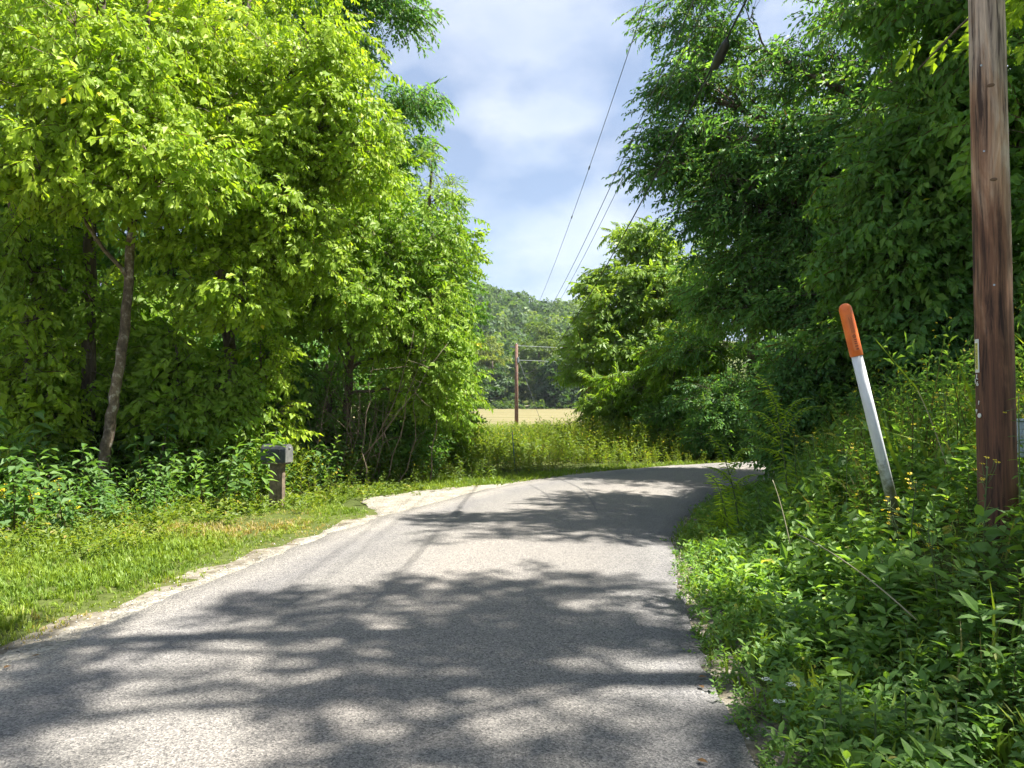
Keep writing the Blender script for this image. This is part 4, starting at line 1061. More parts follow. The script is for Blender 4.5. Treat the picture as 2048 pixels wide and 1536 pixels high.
tag(g.build('bank_tall_grass', M['grass']), 'thin tall grass blades among the bank weeds', 'grass', kind='stuff')
fl = (r.uniform(size=len(x)) < 0.24) & (e > 1.5) & (x / y < 0.75); m_ = 4
xf = np.repeat(x[fl], m_) + r.normal(size=m_ * fl.sum()) * 0.08; yf = np.repeat(y[fl], m_) + r.normal(size=m_ * fl.sum()) * 0.08
zf = np.repeat(H(x[fl], y[fl]) + hh[fl], m_) + r.uniform(-0.16, 0.10, m_ * fl.sum()); nf = len(xf)
g = Geo(); up = unit(r.normal(size=(nf, 3)) * 0.5 + np.array([0, -0.5, 1.0])); Mx = frame(rnd_dir(nf, r), up) * r.uniform(0.010, 0.017, (nf, 1, 1))
for j, T in enumerate(T_FLOW):
    q_ = np.arange(nf) % 4 == j; g.inst(T, Mx[q_], np.stack([xf, yf, zf], -1)[q_], r.uniform(size=q_.sum()))
tag(g.build('bank_flowers', M['petal']), 'tiny yellow flower heads scattered over the right bank', 'flowers', kind='stuff')

# understorey shrubs
def shrub(label, px, Y, top_py, rx_px, mat, temps, size, seed, n=22, per=20, group=None, low=0.1):
    per = int(per * 0.65); size = size * 1.2
    x = (px - 1024) / FPX * Y; z0 = h1(x, Y); top = P(px, top_py, Y)[2]; h_ = top - z0; rx = rx_px / FPX * Y
    bl = [((x, Y, z0 + h_ * f), (rx * k, rx * k * 0.7, h_ * 0.16), int(n * w_)) for f, k, w_ in ((0.18 + low, 0.95, 0.8), (0.45, 1.0, 1.0), (0.7, 0.8, 0.8), (0.9, 0.5, 0.4))]
    return make_tree('shrub', label, (x, Y, z0), [(x, Y, z0 - 0.1, 0.05), (x + 0.05, Y, z0 + h_ * 0.4, 0.035), (x, Y, z0 + h_ * 0.85, 0.012)], bl, temps, size, mat, M['bark'], group, per=per, droop=0.2, seed=seed,
                     rc=(0.35, 0.6), face=((FL if px < 1000 else FR)), cat='shrub', lmin=0.02, twigs=3, limb_r=0.035)
shrub('bright leafy bush under the vine-covered tree at the field edge', 1290, 30.0, 740, 70, M['walnut'], T_FINE, 0.6, 231, n=24)
shrub('green bush right of the feathery sapling past the bend', 1410, 27.0, 720, 70, M['mid'], T_FINE, 0.55, 232, n=26)
shrub('small bush at the meadow edge in front of the vine-covered tree', 1340, 26.0, 800, 60, M['green'], T_FINE, 0.5, 233, n=18)
shrub('green shrub at the outside of the bend below the dark back trees', 1450, 23.6, 800, 70, M['dark'], T_FINE, 0.46, 234, n=22)
shrub('dark green shrub at the far end of the visible road', 1540, 24.2, 750, 80, M['dark'], T_FINE, 0.48, 235, n=26)
UG = 'understorey shrubs of the left wood'
shrub('dark shrub at the left edge under the forked tree', 20, 12.6, 720, 110, M['mid'], T_BROAD, 0.36, 201, group=UG)
shrub('dense dark shrub between the leaning tree and the mailbox weeds', 330, 14.2, 660, 120, M['mid'], T_BROAD, 0.36, 202, n=26, group=UG)
shrub('shaded shrub behind the mailbox', 540, 15.6, 700, 110, M['green'], T_BROAD, 0.36, 203, n=26, group=UG)
shrub('leafy shrub at the foot of the rounded roadside tree', 790, 17.2, 770, 90, M['green'], T_FINE, 0.40, 204, n=24, group=UG)
shrub('pale bushy shrub at the right tip of the left wood by the meadow', 880, 18.6, 720, 50, M['mid'], T_FINE, 0.42, 205, n=24, group=UG)
shrub('shrub under the straight grey tree in the left wood', 170, 14.6, 680, 100, M['mid'], T_BROAD, 0.36, 206, n=22, group=UG)
shrub('dark shrub deep behind the trunks left of the mailbox', 420, 17.0, 640, 130, M['green'], T_BROAD, 0.40, 207, n=28, group=UG)
shrub('twiggy shrub right of the mailbox under the rounded tree', 660, 16.4, 740, 80, M['green'], T_SMALL, 0.40, 208, n=20, per=12, group=UG)
shrub('leafy bush filling the gap between the two front trunks of the left wood', 250, 15.5, 560, 120, M['mid'], T_BROAD, 0.40, 209, n=26, group=UG)
shrub('leafy bush below the broad layered crown, left of the mailbox', 440, 13.4, 720, 80, M['mid'], T_BROAD, 0.34, 210, n=22, group=UG)
SG = 'sunlit saplings in front of the left wood'
shrub('sunlit sapling in front of the forked tree, layered yellow-green sprays', 50, 12.2, 600, 70, M['bright'], T_BROAD, 0.40, 221, n=13, per=14, group=SG)
shrub('sunlit sapling just right of the slender leaning tree', 350, 13.0, 640, 80, M['mid'], T_BROAD, 0.40, 222, n=13, per=14, group=SG)
shrub('sapling with yellow-tinged sprays above the mailbox', 520, 14.2, 640, 70, M['bright'], T_BROAD, 0.38, 223, n=12, per=14, group=SG)
VG = 'understorey shrubs of the right wood'
shrub('dark shrub behind the tall arching weed on the right bank', 1600, 13.8, 690, 70, M['dark'], T_FINE, 0.42, 211, n=28, group=VG)
shrub('shaded shrub behind the marker post', 1720, 13.5, 620, 110, M['green'], T_BROAD, 0.38, 212, n=28, group=VG)
shrub('dark shrub between the marker post and the near pole', 1860, 11.5, 620, 90, M['dark'], T_BROAD, 0.36, 213, n=26, group=VG)
shrub('shrub right of the near pole at the picture edge', 2080, 10.5, 560, 90, M['green'], T_BROAD, 0.36, 214, n=26, group=VG)
shrub('dark shrub closing the view under the big overhanging tree', 1590, 25.0, 660, 110, M['dark'], T_FINE, 0.45, 215, n=28, group=VG)

# ------------------------------------------------------------------ near utility pole
PX, PY = 3.385, 5.25
pz = h1(PX, PY)
pole = empty('utility_pole', (PX, PY, pz), 'large dark brown wooden utility pole on the right bank, top out of picture', 'utility pole')
g = Geo()
hz = np.linspace(-0.3, 11.2, 70)
ang = np.linspace(0, 2 * math.pi, 28, endpoint=False)
rr = 0.122 - 0.0026 * hz
prof = 1 + 0.018 * np.sin(ang * 3 + 0.7)[None] + 0.012 * np.sin(ang * 7 + hz[:, None] * 0.35) + 0.006 * rng.normal(size=(70, 28))
V = np.stack([rr[:, None] * prof * np.cos(ang), rr[:, None] * prof * np.sin(ang), np.broadcast_to(hz[:, None], (70, 28))], -1).reshape(-1, 3)
i = np.arange(69)[:, None] * 28; j = np.arange(28)[None]; k = (j + 1) % 28
q = np.stack([i + j, i + k, i + 28 + k, i + 28 + j], -1).reshape(-1, 4)
V = np.concatenate([V, [[0, 0, 11.23]]])
g.add(V, np.concatenate([q[:, [0, 1, 2]], q[:, [0, 2, 3]], [[69 * 28 + x, 69 * 28 + (x + 1) % 28, 70 * 28] for x in range(28)]]))
g.build('shaft', M['pole'], pole, True)

def on_pole(theta, z, off=0.003):
    """point on the pole skin; theta measured from the viewer side, positive to the right"""
    base = math.atan2(-PY, -PX) + theta
    rr_ = 0.122 - 0.0026 * z + off
    return Vector((rr_ * math.cos(base), rr_ * math.sin(base), z)), base

def text_part(name, body, size, loc, rot, mat, parent, extr=0.001, label=None):
    c = bpy.data.curves.new(name, 'FONT'); c.body = body; c.size = size; c.extrude = extr; c.align_x = 'CENTER'; c.align_y = 'CENTER'
    c.materials.append(mat)
    tmp = bpy.data.objects.new('tmp', c); COL.objects.link(tmp)
    me = bpy.data.meshes.new_from_object(tmp.evaluated_get(bpy.context.evaluated_depsgraph_get())); me.name = name
    bpy.data.objects.remove(tmp); bpy.data.curves.remove(c)
    o = link(name, me, parent); o.location = loc; o.rotation_euler = rot
    if label: o['label'] = label
    return o

def plate(name, w_, h_, t_, mat, parent, loc, base, bev=0.004):
    g = Geo(); box(g, (0, 0, 0), (w_, t_, h_), bev=bev if bev < t_ / 2 else t_ * 0.4)
    o = g.build(name, mat, parent); o.location = loc; o.rotation_euler = (0, 0, base + math.pi / 2)
    return o
# yellow number strip, its characters, and the nailed-on numerals under it
zc = P(1956, 712, PY)[2] - pz
loc, ba = on_pole(-0.98, zc, 0.006)
strip_o = plate('number_strip', 0.040, 0.235, 0.006, M['tag_white'], pole, loc, ba)
strip_o['label'] = 'narrow yellow and white number strip'
g = Geo(); box(g, (0, 0, 0), (0.026, 0.0016, 0.185)); o = g.build('strip_face', M['tag_yellow'], strip_o); o.location = (0, -0.0042, -0.002)
for n_c, ch in enumerate('A•OXDOO8'):
    text_part('character', ch, 0.026, (0, -0.0056, 0.080 - n_c * 0.0225), (math.pi / 2, 0, 0), M['black'], strip_o, 0.0004)
def pole_char(ch, px_, py_, size, th, tilt=0.0):
    z_ = P(px_, py_, PY)[2] - pz
    l_, b_ = on_pole(th, z_, 0.006)
    return text_part('numeral', ch, size, l_, (math.pi / 2, tilt, b_ + math.pi / 2), M['tag_white'], pole, 0.002)
pole_char('L', 1953, 754, 0.050, -1.02, 0.15); pole_char('1', 1950, 763, 0.050, -1.22, -0.1); pole_char('6', 1954, 768, 0.046, -1.0)
pole_char('1', 1957, 806, 0.040, -0.92, 0.15); pole_char('9', 1951, 823, 0.044, -1.15)
l_, b_ = on_pole(-0.90, P(1956, 831, PY)[2] - pz, 0.004)
g = Geo(); tube(g, [(0, 0.002, 0), (0, -0.003, 0)], [0.016, 0.016], 14); o = g.build('number_disc', M['tag_white'], pole); o.location = l_; o.rotation_euler = (0, 0, b_ + math.pi / 2)
text_part('numeral', '-', 0.02, (0, -0.0045, 0), (math.pi / 2, 0, 0), M['black'], o, 0.0004)
for th, px_, py_ in ((0.05, 1995, 575), (-0.35, 1966, 140), (-0.3, 1968, 310)):
    l_, b_ = on_pole(th, P(px_, py_, PY)[2] - pz, 0.0); g = Geo(); tube(g, [(0, 0, 0), (0, -0.008, 0)], [0.006, 0.007], 8)
    o = g.build('nail', M['steel'], pole); o.location = l_; o.rotation_euler = (0, 0, b_ + math.pi / 2)
# knots
for th, px_, py_, sz in ((0.15, 2000, 183, 0.035), (0.18, 1998, 368, 0.032)):
    l_, b_ = on_pole(th, P(px_, py_, PY)[2] - pz, -0.014)
    g = Geo(); a_ = np.linspace(0, 2 * math.pi, 12, endpoint=False)
    V = [(0, -0.020, 0)] + [(sz * 0.5 * math.cos(x), -0.017, sz * 0.34 * math.sin(x)) for x in a_] + [(sz * 1.1 * math.cos(x), -0.006, sz * 0.6 * math.sin(x)) for x in a_]
    F = [[0, 1 + x, 1 + (x + 1) % 12] for x in range(12)] + [[1 + x, 13 + x, 13 + (x + 1) % 12] for x in range(12)] + [[1 + x, 13 + (x + 1) % 12, 1 + (x + 1) % 12] for x in range(12)]
    g.add(V, F); o = g.build('knot', M['stem_brown'], pole, True); o.location = l_; o.rotation_euler = (0, 0, b_ + math.pi / 2)
def insulator(parent, loc):
    g = Geo(); zz_ = [0, 0.03, 0.035, 0.06, 0.065, 0.1, 0.12]; rr_ = [0.02, 0.02, 0.05, 0.045, 0.04, 0.035, 0.015]
    tube(g, [(0, 0, a_) for a_ in zz_], rr_, 12); o = g.build('insulator', M['insul'], parent, True); o.location = loc; return o
insulator(pole, (0, 0, 11.2 - 0.02))
g = Geo(); box(g, (0, 0, 0), (0.06, 0.3, 0.08), bev=0.008); o = g.build('bracket', M['steel'], pole); o.location = (0, -0.05, 9.05)
g = Geo(); box(g, (0, 0, 0), (0.08, 0.34, 0.06), bev=0.008); o = g.build('bracket', M['steel'], pole); o.location = (0, -0.05, 7.05)

# ------------------------------------------------------------------ far pole, wires
FX, FY = 0.42, 70.0
fz = h1(FX, FY)
fp = empty('utility_pole', (FX, FY, fz), 'distant reddish-brown utility pole standing at the near edge of the field', 'utility pole')
g = Geo(); ftop = P(1033, 688, FY)[2] - fz
tube(g, [(0, 0, -0.3), (0, 0, ftop * 0.5), (0, 0, ftop)], [0.19, 0.165, 0.14], 12); g.build('shaft', M['far_pole'], fp, True)
insulator(fp, (0, 0, ftop - 0.01))
g = Geo(); box(g, (-0.35, 0, ftop - 0.28), (0.5, 0.08, 0.14), bev=0.01); g.build('bracket', M['wire_pale'], fp)
g = Geo(); box(g, (0.16, -0.1, ftop - 1.5), (0.12, 0.2, 0.5), bev=0.02); g.build('cable_clamp', M['steel'], fp)
rp = empty('utility_pole', (33, 84, h1(33, 84)), 'utility pole beyond the right wood carrying the branch line', 'utility pole')
g = Geo(); tube(g, [(0, 0, -0.3), (0, 0, 4), (0, 0, 8.2)], [0.18, 0.16, 0.13], 12); g.build('shaft', M['far_pole'], rp, True); insulator(rp, (0, 0, 8.19))

def wire(name, label, a, b_, poly, rad_, mat, dx=0.0, n=60, group=None):
    """hanging wire from plan point a to b_; poly = (z0, bt, ct2)"""
    t_ = np.linspace(0, 1, n) ** 1.5
    p = np.stack([a[0] + dx * (1 - t_) + (b_[0] - a[0]) * t_, a[1] + (b_[1] - a[1]) * t_, poly[0] + poly[1] * t_ + poly[2] * t_ ** 2], -1)
    g = Geo(); tube(g, p, rad_, 6)
    o = g.build(name, mat, None, True); tag(o, label, 'wire', group); return o, p
WG = 'power lines along the road'
zf = fz + ftop
w1, p1 = wire('power_line', 'topmost thin power line crossing the sky, leftmost of the overhead wires', (PX, PY), (FX, FY), (pz + 11.3, zf - pz - 11.3 - 6.2, 6.2), np.full(60, 0.009), M['wire'], group=WG)
for u in (0.30, 0.37):
    p = p1[int(60 * u ** (1 / 1.5))]
    g = Geo(); tube(g, [p + (p1[20] - p1[19]) * s_ for s_ in (-0.15, -0.1, 0.1, 0.15)], [0.012, 0.026, 0.026, 0.012], 8); g.build('splice_sleeve', M['wire'], w1)
wire('power_line', 'middle power line of the sky, left one of the close pair', (PX, PY), (FX, FY), (9.2, zf - 0.35 - 9.2 - 6.8, 6.8), np.full(60, 0.010), M['wire'], -0.06, group=WG)
wire('power_line', 'thin lower power line of the sky, right one of the close pair', (PX, PY), (FX, FY), (9.05, zf - 0.9 - 9.05 - 6.6, 6.6), np.full(60, 0.008), M['wire'], 0.10, group=WG)
w4, p4 = wire('telephone_cable', 'thick black telephone cable sagging in front of the right trees, with a splice case', (PX, PY), (FX, FY), (7.95, 5.1 - 7.95 - 8.6, 8.6), np.full(60, 0.015), M['black'], 0.04, group=WG)
ci = int(np.argmin(np.abs(p4[:, 1] - 11.1))); c0 = p4[ci]; dv = unit(p4[ci + 1] - p4[ci - 1])
g = Geo(); tube(g, [c0 + dv * u - np.array([0, 0, 0.07 * f]) for u, f in ((-0.34, 0), (-0.26, 0.9), (0.0, 1.0), (0.24, 0.9), (0.30, 0.2))], [0.02, 0.07, 0.08, 0.07, 0.02], 10)
g.build('splice_case', M['black'], w4, True)
g = Geo(); tube(g, [c0 + dv * u - np.array([0, 0, f]) for u, f in ((0.30, 0.02), (0.5, 0.10), (0.72, 0.05), (0.9, 0.0))], 0.012, 6); g.build('cable_loop', M['black'], w4, True)
BG = 'branch lines from the far pole'
for lab, z0_, z1_ in (('upper pale branch wire running right from the far pole', zf - 0.15, h1(33, 84) + 8.2), ('lower pale branch wire running right from the far pole', zf - 1.5, h1(33, 84) + 6.9)):
    wire('branch_wire', lab, (FX, FY), (33, 84), (z0_, z1_ - z0_ - 1.3, 1.3), np.full(60, 0.02), M['wire_pale'], group=BG)
g = Geo(); ga = np.array([2.9, FY + 1.0, h1(2.9, FY + 1.0)]); tube(g, [(FX, FY, zf - 0.9), (1.7, FY + 0.5, (zf - 0.9 + ga[2]) / 2 - 0.05), ga], 0.016, 6)
tag(g.build('guy_wire', M['wire'], None, True), 'slanting guy wire bracing the far pole', 'wire')

# ------------------------------------------------------------------ leaning marker post
top, bot = P(1688, 607, 6.1), P(1787, 1015, 6.15)
d = top - bot; ln = np.linalg.norm(d); d = d / ln
mp_ = empty('marker_post', bot, 'white plastic marker post with orange cap, leaning left on the bank', 'marker post')
rotm = Vector(d).to_track_quat('Z', 'Y').to_matrix()
face = math.atan2(-bot[1], -bot[0])
mp_.rotation_euler = rotm.to_euler()
g = Geo(); tube(g, [(0, 0, -0.25), (0, 0, ln * 0.5), (0, 0, ln - 0.40)], 0.043, 24); g.build('tube', M['white_mud'], mp_, True)
cz = ln - 0.44
prof_z = [cz, cz + 0.004, cz + 0.39]; prof_r = [0.050, 0.0515, 0.0505]
for a_ in np.linspace(0, math.pi / 2, 7)[1:]:
    prof_z.append(cz + 0.39 + 0.05 * math.sin(a_)); prof_r.append(max(0.0505 * math.cos(a_), 0.001))
g = Geo(); tube(g, [(0, 0, z_) for z_ in prof_z], prof_r, 24); cap_o = g.build('cap', M['orange'], mp_, True); cap_o['label'] = 'orange domed cap with a faded printed label'
# label wrapped on the cap: panel, ring emblem, print lines
inv = rotm.inverted()
vdir = inv @ Vector((-bot[0], -bot[1], 0.0)); vth = math.atan2(vdir.y, vdir.x)
def wrap(name, th0, th1, z0_, z1_, rr_, mat, parent, nseg=8):
    g = Geo(); V = []; F = []
    for i_ in range(nseg + 1):
        th = vth + th0 + (th1 - th0) * i_ / nseg
        V += [(rr_ * math.cos(th), rr_ * math.sin(th), z0_), (rr_ * math.cos(th), rr_ * math.sin(th), z1_)]
    for i_ in range(nseg):
        a_ = 2 * i_; F += [[a_, a_ + 2, a_ + 3], [a_, a_ + 3, a_ + 1]]
    g.add(V, F); return g.build(name, mat, parent, True)
lab_o = wrap('label_film', -0.15, 0.85, cz + 0.045, cz + 0.345, 0.0522, M['orange_lab'], cap_o); 
wrap('print_line', 0.22, 0.62, cz + 0.052, cz + 0.062, 0.0526, M['orange_dk'], cap_o); wrap('print_line', 0.18, 0.62, cz + 0.078, cz + 0.085, 0.0526, M['orange_dk'], cap_o)
for q_ in range(3): wrap('print_line', 0.15 + 0.04 * q_, 0.6, cz + 0.100 + 0.016 * q_, cz + 0.106 + 0.016 * q_, 0.0526, M['orange_dk'], cap_o)
for q_ in range(5): wrap('print_line', 0.12 + 0.11 * q_, 0.155 + 0.11 * q_, cz + 0.190 + 0.004 * (q_ % 2), cz + 0.325 - 0.012 * ((q_ * 7) % 3), 0.0526, M['orange_dk'], cap_o, 2)
g = Geo(); V = []; F = []
for i_ in range(20):
    a_ = 2 * math.pi * i_ / 20
    for r_ in (0.009, 0.0135):
        th = vth + 0.36 + r_ * math.cos(a_) / 0.0525; V.append((0.0527 * math.cos(th), 0.0527 * math.sin(th), cz + 0.163 + r_ * math.sin(a_)))
for i_ in range(20):
    a_, b_ = 2 * i_, 2 * ((i_ + 1) % 20); F += [[a_, a_ + 1, b_ + 1], [a_, b_ + 1, b_]]
g.add(V, F); g.build('ring_emblem', M['orange_dk'], cap_o, True)
wrap('ring_bar', 0.26, 0.46, cz + 0.160, cz + 0.166, 0.0528, M['orange_dk'], cap_o, 3)

# ------------------------------------------------------------------ pale utility box at the right edge
ux, uy = 3.83, 5.6
uz = h1(ux, uy)
ub = empty('utility_box', (ux, uy, uz), 'pale blue-grey utility box on a stake right of the near pole', 'utility box')
zb = P(2040, 878, uy)[2] - uz
g = Geo(); box(g, (0.05, 0, zb), (0.30, 0.14, 0.27), bev=0.012); cb = g.build('cabinet', M['box_pale'], ub)
g = Geo(); box(g, (0.05, -0.074, zb + 0.02), (0.25, 0.006, 0.2), bev=0.002); g.build('door', M['box_pale'], cb)
g = Geo(); box(g, (0.05, -0.002, zb + 0.142), (0.33, 0.17, 0.016), bev=0.004); g.build('lid', M['box_pale'], ub)
g = Geo(); tube(g, [(-0.075, -0.085, zb + 0.03), (-0.075, -0.07, zb + 0.03)], [0.014, 0.014], 10); g.build('latch', M['steel'], cb)
g = Geo(); box(g, (0.05, 0.05, zb / 2 - 0.2), (0.05, 0.05, zb), bev=0.006); g.build('stake', M['steel'], ub)

# ------------------------------------------------------------------ mailbox
mx_x, mx_y = -3.82, 12.25
mz = h1(mx_x, mx_y)
mb_ = empty('mailbox', (mx_x, mx_y, mz), 'weathered grey metal mailbox on a thick wooden post beside the gravel track', 'mailbox', rz=rad(-14))
g = Geo(); box(g, (0.07, 0, 0.34), (0.10, 0.10, 0.80), bev=0.008); g.build('post', M['mail_wood'], mb_)
g = Geo(); box(g, (-0.055, 0.012, 0.34), (0.135, 0.09, 0.80), bev=0.008); g.build('post', M['mail_wood'], mb_)
g = Geo(); box(g, (-0.02, 0, 0.75), (0.42, 0.2, 0.03), bev=0.004); g.build('mounting_board', M['mail_wood'], mb_)
g = Geo(); sec = [(-0.11, 0.0), (-0.11, 0.18)] + [(-0.11 * math.cos(a_), 0.18 + 0.11 * math.sin(a_)) for a_ in np.linspace(0, math.pi, 11)[1:-1]] + [(0.11, 0.18), (0.11, 0.0)]
ns = len(sec)
def prism(g, sec, x0, x1, z0):
    V = [(x0, a_, z0 + b_) for a_, b_ in sec] + [(x1, a_, z0 + b_) for a_, b_ in sec]
    n = len(sec); F = []
    for i_ in range(n):
        j_ = (i_ + 1) % n; F += [[i_, j_, n + j_], [i_, n + j_, n + i_]]
    F += [[0, i_ + 1, i_] for i_ in range(1, n - 1)] + [[n, n + i_, n + i_ + 1] for i_ in range(1, n - 1)]
    g.add(V, F)
prism(g, sec, -0.24, 0.20, 0.766); g.build('box', M['mail_metal'], mb_)
g = Geo(); prism(g, [(a_ * 1.04, b_ * 1.02) for a_, b_ in sec], 0.201, 0.215, 0.766); dr = g.build('door', M['mail_door'], mb_)
g = Geo(); box(g, (0.222, 0, 1.0), (0.02, 0.05, 0.02), bev=0.003); g.build('handle', M['steel'], dr)
g = Geo(); box(g, (0.1, -0.118, 0.90), (0.03, 0.006, 0.12), bev=0.001); box(g, (0.07, -0.118, 0.955), (0.09, 0.006, 0.04), bev=0.001); g.build('flag', M['mail_metal'], mb_)

# blue stake in the weeds at the bend
bx_, by_ = P(1026, 880, 19.5)[:2]
g = Geo(); tube(g, [(bx_ + 0.06, by_, h1(bx_, by_) - 0.1), (bx_ - 0.02, by_, h1(bx_, by_) + 1.0)], [0.012, 0.012], 8)
tag(g.build('marker_stake', M['blue_stake'], None, True), 'thin blue marker stake among the meadow weeds at the bend', 'stake')

# ------------------------------------------------------------------ single plants that stand out
LM8 = Geo(); LM8.add(*leaf8(1.0, 0.46, 0.07, 0.25)); LEAF_ME = LM8.mesh('leaf', M['weed_obj'])
LM9 = Geo(); LM9.add(*leaf8(1.0, 0.30, 0.05, 0.30)); LEAF_NARROW = LM9.mesh('leaf', M['weed_obj'])
LMH = Geo(); LMH.add(np.array([[0, 0, 0], [-0.12, 0.3, 0.05], [0.35, 0.42, 0.06], [1, 0, -0.2], [0.35, -0.42, 0.06], [-0.12, -0.3, 0.05], [0.35, 0, -0.03]]), [[0, 6, 1], [1, 6, 2], [2, 6, 3], [3, 6, 4], [4, 6, 5], [5, 6, 0]]); LEAF_HEART = LMH.mesh('leaf', M['weed_obj'])
FLM = Geo(); FLM.add(*flowerhead(0, 3, 8)[:2]); FLOWER_ME = FLM.mesh('flower', M['petal'])
EYE = Geo(); tube(EYE, [(0, 0, -0.05), (0, 0, 0.12), (0, 0, 0.2)], [0.26, 0.24, 0.1], 8); EYE_ME = EYE.mesh('flower_centre', M['flower_eye'], True)

def put(me, name, parent, pos, d, n, sc):
    o = link(name, me, parent)
    Mx = frame(np.asarray(d, float)[None], np.asarray(n, float)[None])[0] * sc
    o.matrix_local = Matrix([[*Mx[0], pos[0]], [*Mx[1], pos[1]], [*Mx[2], pos[2]], [0, 0, 0, 1]])
    return o

def leafy(name, label, cat, x, y, h_, n, ll, seed, leaf_me=None, opp=True, flowers=0, group=None, lean=(0, 0), fsize=0.02, lift=0.3, start=0.25, stem_mat='stem', top=0.6):
    r = np.random.default_rng(seed); leaf_me = leaf_me or LEAF_ME
    z = h1(x, y)
    root = empty(name, (x, y, z), label, cat, group)
    stem = lambda u: np.array([lean[0] * u * u, lean[1] * u * u, h_ * u])
    g = Geo(); tube(g, [stem(u) for u in np.linspace(-0.03, 1, 8)], np.linspace(0.007, 0.003, 8), 6); g.build('stem', M[stem_mat], root, True)
    ph = r.uniform(0, 6.28)
    for i in range(n):
        u = start + (1 - start) * ((i // 2 + 0.6) / (n / 2) if opp else (i + 0.6) / n); u = min(u, 0.99)
        th = (ph + (i // 2) * 1.57 + (i % 2) * math.pi if opp else ph + i * 2.4) + r.normal() * 0.2
        el = lift * (0.3 + u) + r.normal() * 0.2 - 0.15
        d = (math.cos(th) * math.cos(el), math.sin(th) * math.cos(el), math.sin(el))
        put(leaf_me, 'leaf', root, stem(u), d, (r.normal() * 0.2, r.normal() * 0.2, 1), ll * (1 - (1 - top) * u) * r.uniform(0.8, 1.2))
    for i in range(flowers):
        th = r.uniform(0, 6.28); ofs = np.array([math.cos(th), math.sin(th), 0]) * r.uniform(0.02, 0.10) * (h_ ** 0.5); p0 = stem(r.uniform(0.78, 0.95)); p1 = stem(1.0) + ofs + np.array([0, 0, r.uniform(-0.12, 0.06)])
        g = Geo(); tube(g, bez(p0, (p0 + p1) / 2 + ofs * 0.3, p1, 4), 0.0018, 4); st_ = g.build('flower_stalk', M['stem'], root, True)
        nrm = unit(np.array([r.normal() * 0.4, -0.5 + r.normal() * 0.3, 1.0]))
        f = put(FLOWER_ME, 'flower', root, p1, (1, 0.2 * r.normal(), 0), nrm, fsize * r.uniform(0.8, 1.2))
        link('flower_centre', EYE_ME, f)
    return root

BP = 'big-leaved weeds at the near right corner'
for i_, (px_, py_, Y_, h_, ll_, lab) in enumerate([
        (1672, 1500, 3.45, 0.34, 0.125, 'sunlit weed with big pointed pale leaves, left of the near corner group'),
        (1740, 1510, 3.40, 0.30, 0.12, 'big-leaved weed in the middle of the near corner group'),
        (1800, 1480, 3.55, 0.36, 0.12, 'sunlit big-leaved weed with upright top pair of leaves, right of the near corner group'),
        (1640, 1540, 3.25, 0.24, 0.10, 'low big-leaved weed at the bottom edge beside the near corner group'),
        (1900, 1500, 3.45, 0.32, 0.11, 'big-leaved weed toward the bottom right corner')]):
    x_ = (px_ - 1024) / FPX * Y_
    leafy('broadleaf_weed', lab, 'plant', x_, Y_, h_, 12, ll_, 300 + i_, group=BP)
WGp = 'yellow-flowered weeds on the right bank'
for i_, (px_, Y_, h_, nf_, lab) in enumerate([
        (1590, 9.2, 1.05, 8, 'yellow-flowered weed at the left end of the bank top'),
        (1632, 8.6, 0.95, 6, 'yellow-flowered weed left of the marker post'),
        (1815, 5.6, 0.70, 9, 'yellow-flowered weed in front of the marker post foot'),
        (1900, 6.4, 0.95, 7, 'yellow-flowered weed between the marker post and the near pole'),
        (1960, 4.75, 0.75, 8, 'yellow-flowered weed right before the near pole'),
        (2035, 5.0, 0.95, 6, 'yellow-flowered weed right of the near pole by the utility box'),
        (1870, 4.6, 0.66, 9, 'yellow-flowered weed low on the bank left of the near pole'),
        (1770, 5.75, 0.62, 7, 'yellow-flowered weed leaning on the marker post foot from the left'),
        (1800, 5.45, 0.55, 6, 'low yellow-flowered weed closest in front of the marker post'),
        (1690, 7.4, 0.80, 6, 'yellow-flowered weed on the bank directly left of the marker post'),
        (2020, 6.6, 1.35, 4, 'tall yellow-flowered weed rising behind the near pole on its right')]):
    leafy('wildflower', lab, 'wildflower', (px_ - 1024) / FPX * Y_, Y_, h_, 14, 0.10, 320 + i_, LEAF_NARROW, False, nf_, WGp, lean=(random.uniform(-0.1, 0.1), -0.05), fsize=0.017)
LFp = 'yellow wildflowers at the foot of the left wood'
for i_, (px_, Y_, h_, nf_, lab) in enumerate([
        (15, 9.3, 0.62, 9, 'yellow wildflower clump at the left picture edge'),
        (70, 9.5, 0.55, 8, 'yellow wildflower second from the left picture edge'),
        (120, 9.8, 0.66, 7, 'taller yellow wildflower before the straight grey tree'),
        (150, 9.4, 0.45, 5, 'low yellow wildflower nearest the slender leaning tree')]):
    leafy('wildflower', lab, 'wildflower', (px_ - 1024) / FPX * Y_, Y_, h_, 14, 0.13, 340 + i_, LEAF_ME, False, nf_, LFp, fsize=0.03)
for i_, (px_, Y_, lab) in enumerate([(522, 11.5, 'sapling with drooping pale leaves hanging in front of the mailbox'), (470, 11.3, 'leafy sapling left of the mailbox')]):
    leafy('sapling', lab, 'sapling', (px_ - 1024) / FPX * Y_, Y_, 1.25 - 0.15 * i_, 26, 0.26, 350 + i_, LEAF_ME, False, 0, 'saplings by the mailbox', lean=(0.22, 0.1), lift=0.1, start=0.3, top=0.9)
leafy('vine', 'climbing vine with pale heart-shaped leaves below the tall arching weed', 'vine', 3.0, 9.0, 0.75, 18, 0.055, 360, LEAF_HEART, False, 0, lean=(-0.12, 0), lift=-0.5, start=0.3, top=1.0)

